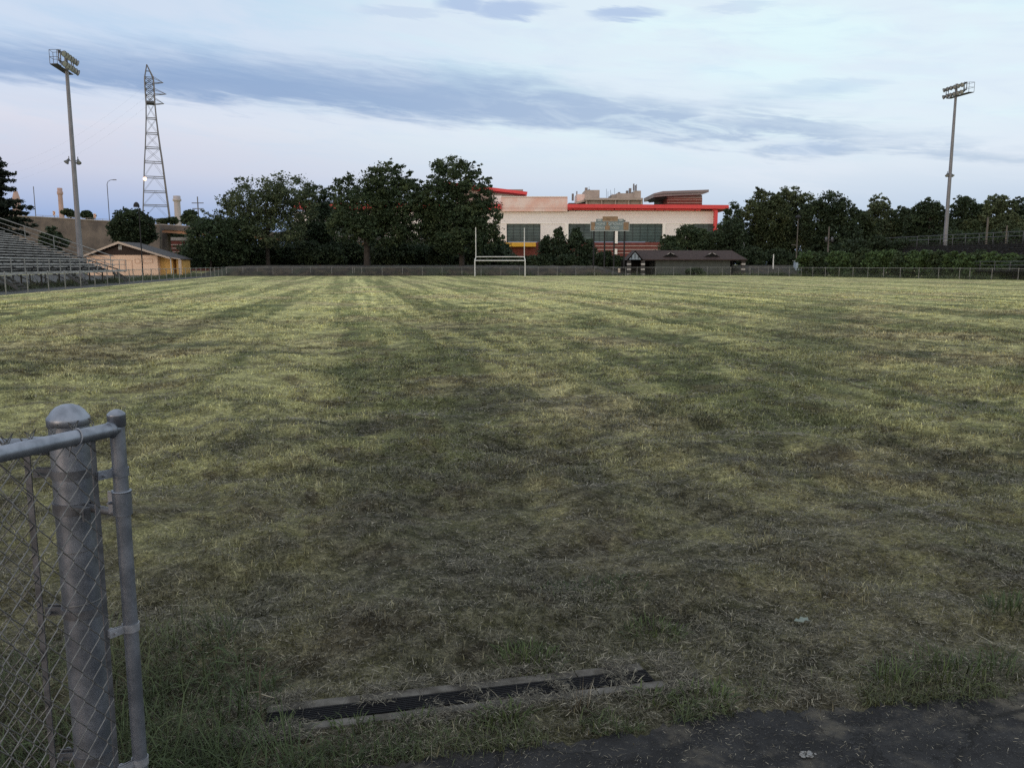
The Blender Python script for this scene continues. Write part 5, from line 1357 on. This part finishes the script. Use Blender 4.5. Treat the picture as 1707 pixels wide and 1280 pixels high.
keep = (rng.uniform(0, 1, len(x)) < np.where(e_ > 0, .28 + .72 * lump, np.exp(e_ * 2.2) * .42 * np.clip(vnoise(x, y, .13, 15) * .7 + vnoise(x, y, .4, 16) * .6 - .42, 0.012, 1) * 1.6)) & (~on_drain(x, y) | (rng.uniform(0, 1, len(x)) < drain_cover(x, y)))
x, y = x[keep], y[keep]; n = len(x)
z = np.where(y > np.interp(x, ex, ey), height(x, y) + rng.uniform(.002, .022, n), .006) + on_drain(x, y) * .012
tag(blades('grass_clippings', x, y, z, rng.uniform(0, 6.28, n), rng.normal(1.45, .16, n), rng.gamma(2.2, .0105, n) * np.clip(y / 5, .85, 2) * np.where(y < np.interp(x, ex, ey), .45, 1) + .008, .0019 * np.clip(y / 3.2, .7, 5) * rng.uniform(.6, 1.3, n), M['straw'], .25), kind='stuff')
a = rng.uniform(-.2, 1.12, 22000) * DL; b = rng.uniform(-HW - .12, HW + .12, 22000)
x = DR0.x + drd.x * a + drn.x * b; y = DR0.y + drd.y * a + drn.y * b
kk = rng.uniform(0, 1, len(x)) < drain_cover(x, y); x, y = x[kk], y[kk]; n = len(x)
tag(blades('drain_clippings', x, y, .012 + rng.uniform(0, .014, n), rng.uniform(0, 6.28, n), rng.normal(1.4, .2, n), rng.gamma(2.2, .010, n) + .008, .0020 * rng.uniform(.6, 1.3, n), M['straw'], .3), kind='stuff')
# dark rank grass round the gate
def region(n, cx_, cy_, rx_, ry_):
    a = rng.uniform(0, 6.28, n); r = np.sqrt(rng.uniform(0, 1, n)); return cx_ + rx_ * r * np.cos(a), cy_ + ry_ * r * np.sin(a)
xs_, ys_ = [], []
for (pxx, pyy, rx_, ry_, n) in ((330, 1215, .34, .34, 800), (280, 1120, .3, .3, 420), (60, 1180, .5, .5, 900), (380, 1290, .35, .16, 380), (160, 1300, .5, .3, 700)):
    g = G(pxx, pyy); a, b_ = region(n, g.x, g.y, rx_, ry_); xs_.append(a); ys_.append(b_)
x, y = np.concatenate(xs_), np.concatenate(ys_); kk = ~on_drain(x, y, .04) & (y > np.interp(x, ex, ey) - .05); x, y = x[kk], y[kk]; n = len(x)
tag(blades('long_grass', x, y, height(x, y), rng.uniform(0, 6.28, n), np.abs(rng.normal(.85, .35, n)), rng.gamma(4, .030, n) + .03, .0042 * rng.uniform(.6, 1.4, n), M['weed_dark'], .9), kind='stuff')
# grass fringe along the path and drain, in patches
x = rng.uniform(EDGE[0].x, EDGE[-1].x, 5200); y = np.interp(x, ex, ey) + np.abs(rng.normal(0, .10, len(x))) - .02
kk = (patch(x * 3.1, y * 3) > .45) & ~on_drain(x, y, .02); x, y = x[kk], y[kk]; n = len(x)
tag(blades('verge_grass', x, y, height(x, y), rng.uniform(0, 6.28, n), np.abs(rng.normal(.8, .4, n)), rng.gamma(3, .013, n) + .015, .0034 * rng.uniform(.6, 1.4, n), M['weed_dark'], .9), kind='stuff')
# separate weed tufts
tufts = [(845, 1200, .10, 90, .06, .0085, 'weed_green', 'broad leaved green weed tuft in front of the middle of the drain'),
         (1180, 1165, .11, 90, .06, .0075, 'weed_green', 'green weed tuft at the path edge right of the drain'),
         (1090, 1168, .08, 70, .055, .006, 'weed_green', 'thin green grass tuft below the right end of the drain'),
         (965, 1180, .05, 60, .10, .0035, 'straw', 'reddish dry grass tuft leaning over the concrete drain edge'),
         (590, 1215, .08, 60, .055, .006, 'weed_green', 'small green tuft below the left part of the drain'),
         (690, 1205, .06, 50, .055, .005, 'weed_green', 'yellow green grass tuft touching the near drain edge'),
         (480, 1215, .06, 50, .055, .005, 'weed_green', 'grass tuft at the left end of the drain'),
         (1487, 1135, .07, 60, .13, .0045, 'weed_green', 'upright yellow green grass tuft near the right path edge'),
         (1570, 1125, .15, 110, .10, .0045, 'weed_green', 'wide grass tuft right of the upright tuft by the path'),
         (1640, 1120, .15, 100, .11, .0045, 'weed_dark', 'dark leaning grass tuft at the far right of the path edge'),
         (1685, 1030, .15, 130, .09, .006, 'weed_dark', 'dark leafy weed clump at the right edge of the photo'),
         (1090, 1055, .14, 200, .06, .004, 'weed_green', 'pale green tuft in the trodden grass above the drain'),
         (880, 1105, .16, 260, .055, .004, 'weed_green', 'low green grass patch just behind the drain'),
         (985, 985, .30, 420, .035, .005, 'weed_dark', 'dark green clover patch in the trodden grass')]
for (pxx, pyy, rad, n, ln, wd_, mm, lab) in tufts:
    g = G(pxx, pyy); root = thing('grass_tuft', (g.x, g.y, float(height(g.x, g.y))), lab, 'weed')
    a = rng.uniform(0, 6.28, n); r = rad * np.sqrt(rng.uniform(0, 1, n)); x, y = g.x + r * np.cos(a), g.y + r * np.sin(a) * .8
    blades('blade', x, y, height(x, y), a + rng.normal(0, .8, n), np.clip(r / rad * .95 + rng.normal(0, .25, n), 0, 1.45), ln * rng.uniform(.5, 1.35, n), wd_ * rng.uniform(.6, 1.3, n), M[mm], .7, root)
    o_b = root.children[0]; o_b['kind'] = 'stuff'
# dead stalk by the drain's left end
g = G(438, 1200); st = thing('dead_stalk', (g.x, g.y, 0), 'upright dead weed stalk with side twigs beside the left drain end', 'stalk')
mb = MB(); h0 = .24
mb.tube([g, g + Vector((-.006, .0, .08)), g + Vector((-.004, .004, .17)), g + Vector((.002, .004, h0))], [.004, .0036, .003, .0015], 6); mb.build('stem', M['straw'], st)
mb = MB()
for z, dx_, dz_ in ((.205, -.045, .02), (.15, .03, .035), (.10, .05, -.01), (.11, -.05, .0), (.215, .012, .045), (.06, .06, .03)): mb.tube([g + Vector((0, .003, z)), g + Vector((dx_ * .6, .0, z + dz_ * .8)), g + Vector((dx_, -.004, z + dz_))], [.0022, .0016, .0008], 5)
mb.build('twig', M['straw'], st)
g = G(1336, 1033); lf = MB(); p0 = Vector((g.x, g.y, float(height(g.x, g.y)) + .03))
ring = [(-.035, 0), (-.02, .016), (-.008, .012), (.004, .024), (.016, .012), (.034, .014), (.03, -.004), (.034, -.016), (.012, -.014), (.0, -.024), (-.016, -.012)]
lf.prism([p0 + Vector((x, y, .10 * y + .15 * x + .004 * math.sin(x * 180))) for x, y in ring], (0, 0, .0012))
tag(lf.build('fallen_leaf', mat('silvery leaf', (.17, .205, .175), .6)), 'pale silvery fallen leaf lying on the trodden grass at right', 'leaf')
# torn scrap on the path
g = G(1345, 1262); mb = MB()
for k in range(16):
    a = rng.uniform(0, 6.28); r = .02 * math.sqrt(rng.uniform()); c = Vector((g.x + r * math.cos(a) * 1.4, g.y + r * math.sin(a) * .7, .008 + rng.uniform(0, .006))); s = rng.uniform(.004, .012)
    mb.prism([c + Vector((s * math.cos(t + k) * rng.uniform(.6, 1), s * math.sin(t + k) * rng.uniform(.6, 1), rng.uniform(0, .004))) for t in (0, 1.2, 2.4, 3.7, 5)], (0, 0, .001))
tag(mb.build('paper_scrap', M['scrap_paper']), 'shredded white paper scrap lying on the dark asphalt path', 'litter')
# rank weeds at the feet of fences and bleachers
xs_, ys_ = [], []
for A_, B_, n, sp in ((leftfence(30) + Vector((-4.4, 0, 0)), leftfence(120) + Vector((-4.4, 0, 0)), 16000, .8), (FA + Vector((0, .3, 0)), FB + Vector((0, .3, 0)), 9000, .25), (FB + Vector((.6, .8, 0)), RB + Vector((.8, .6, 0)), 14000, .7)):
    t = rng.uniform(0, 1, n); xs_.append(A_.x + (B_.x - A_.x) * t + rng.normal(0, sp, n) * .8); ys_.append(A_.y + (B_.y - A_.y) * t + rng.normal(0, sp, n) * .5)
x, y = np.concatenate(xs_), np.concatenate(ys_); n = len(x)
tag(blades('rank_weeds', x, y, np.zeros(n), rng.uniform(0, 6.28, n), np.abs(rng.normal(.5, .35, n)), rng.gamma(3, .10, n) * np.clip(patch(x * .5, y * .3) * 1.6, .2, 1.6) + .05, .05 * rng.uniform(.5, 1.3, n), M['leaf_a'], .7), kind='stuff')
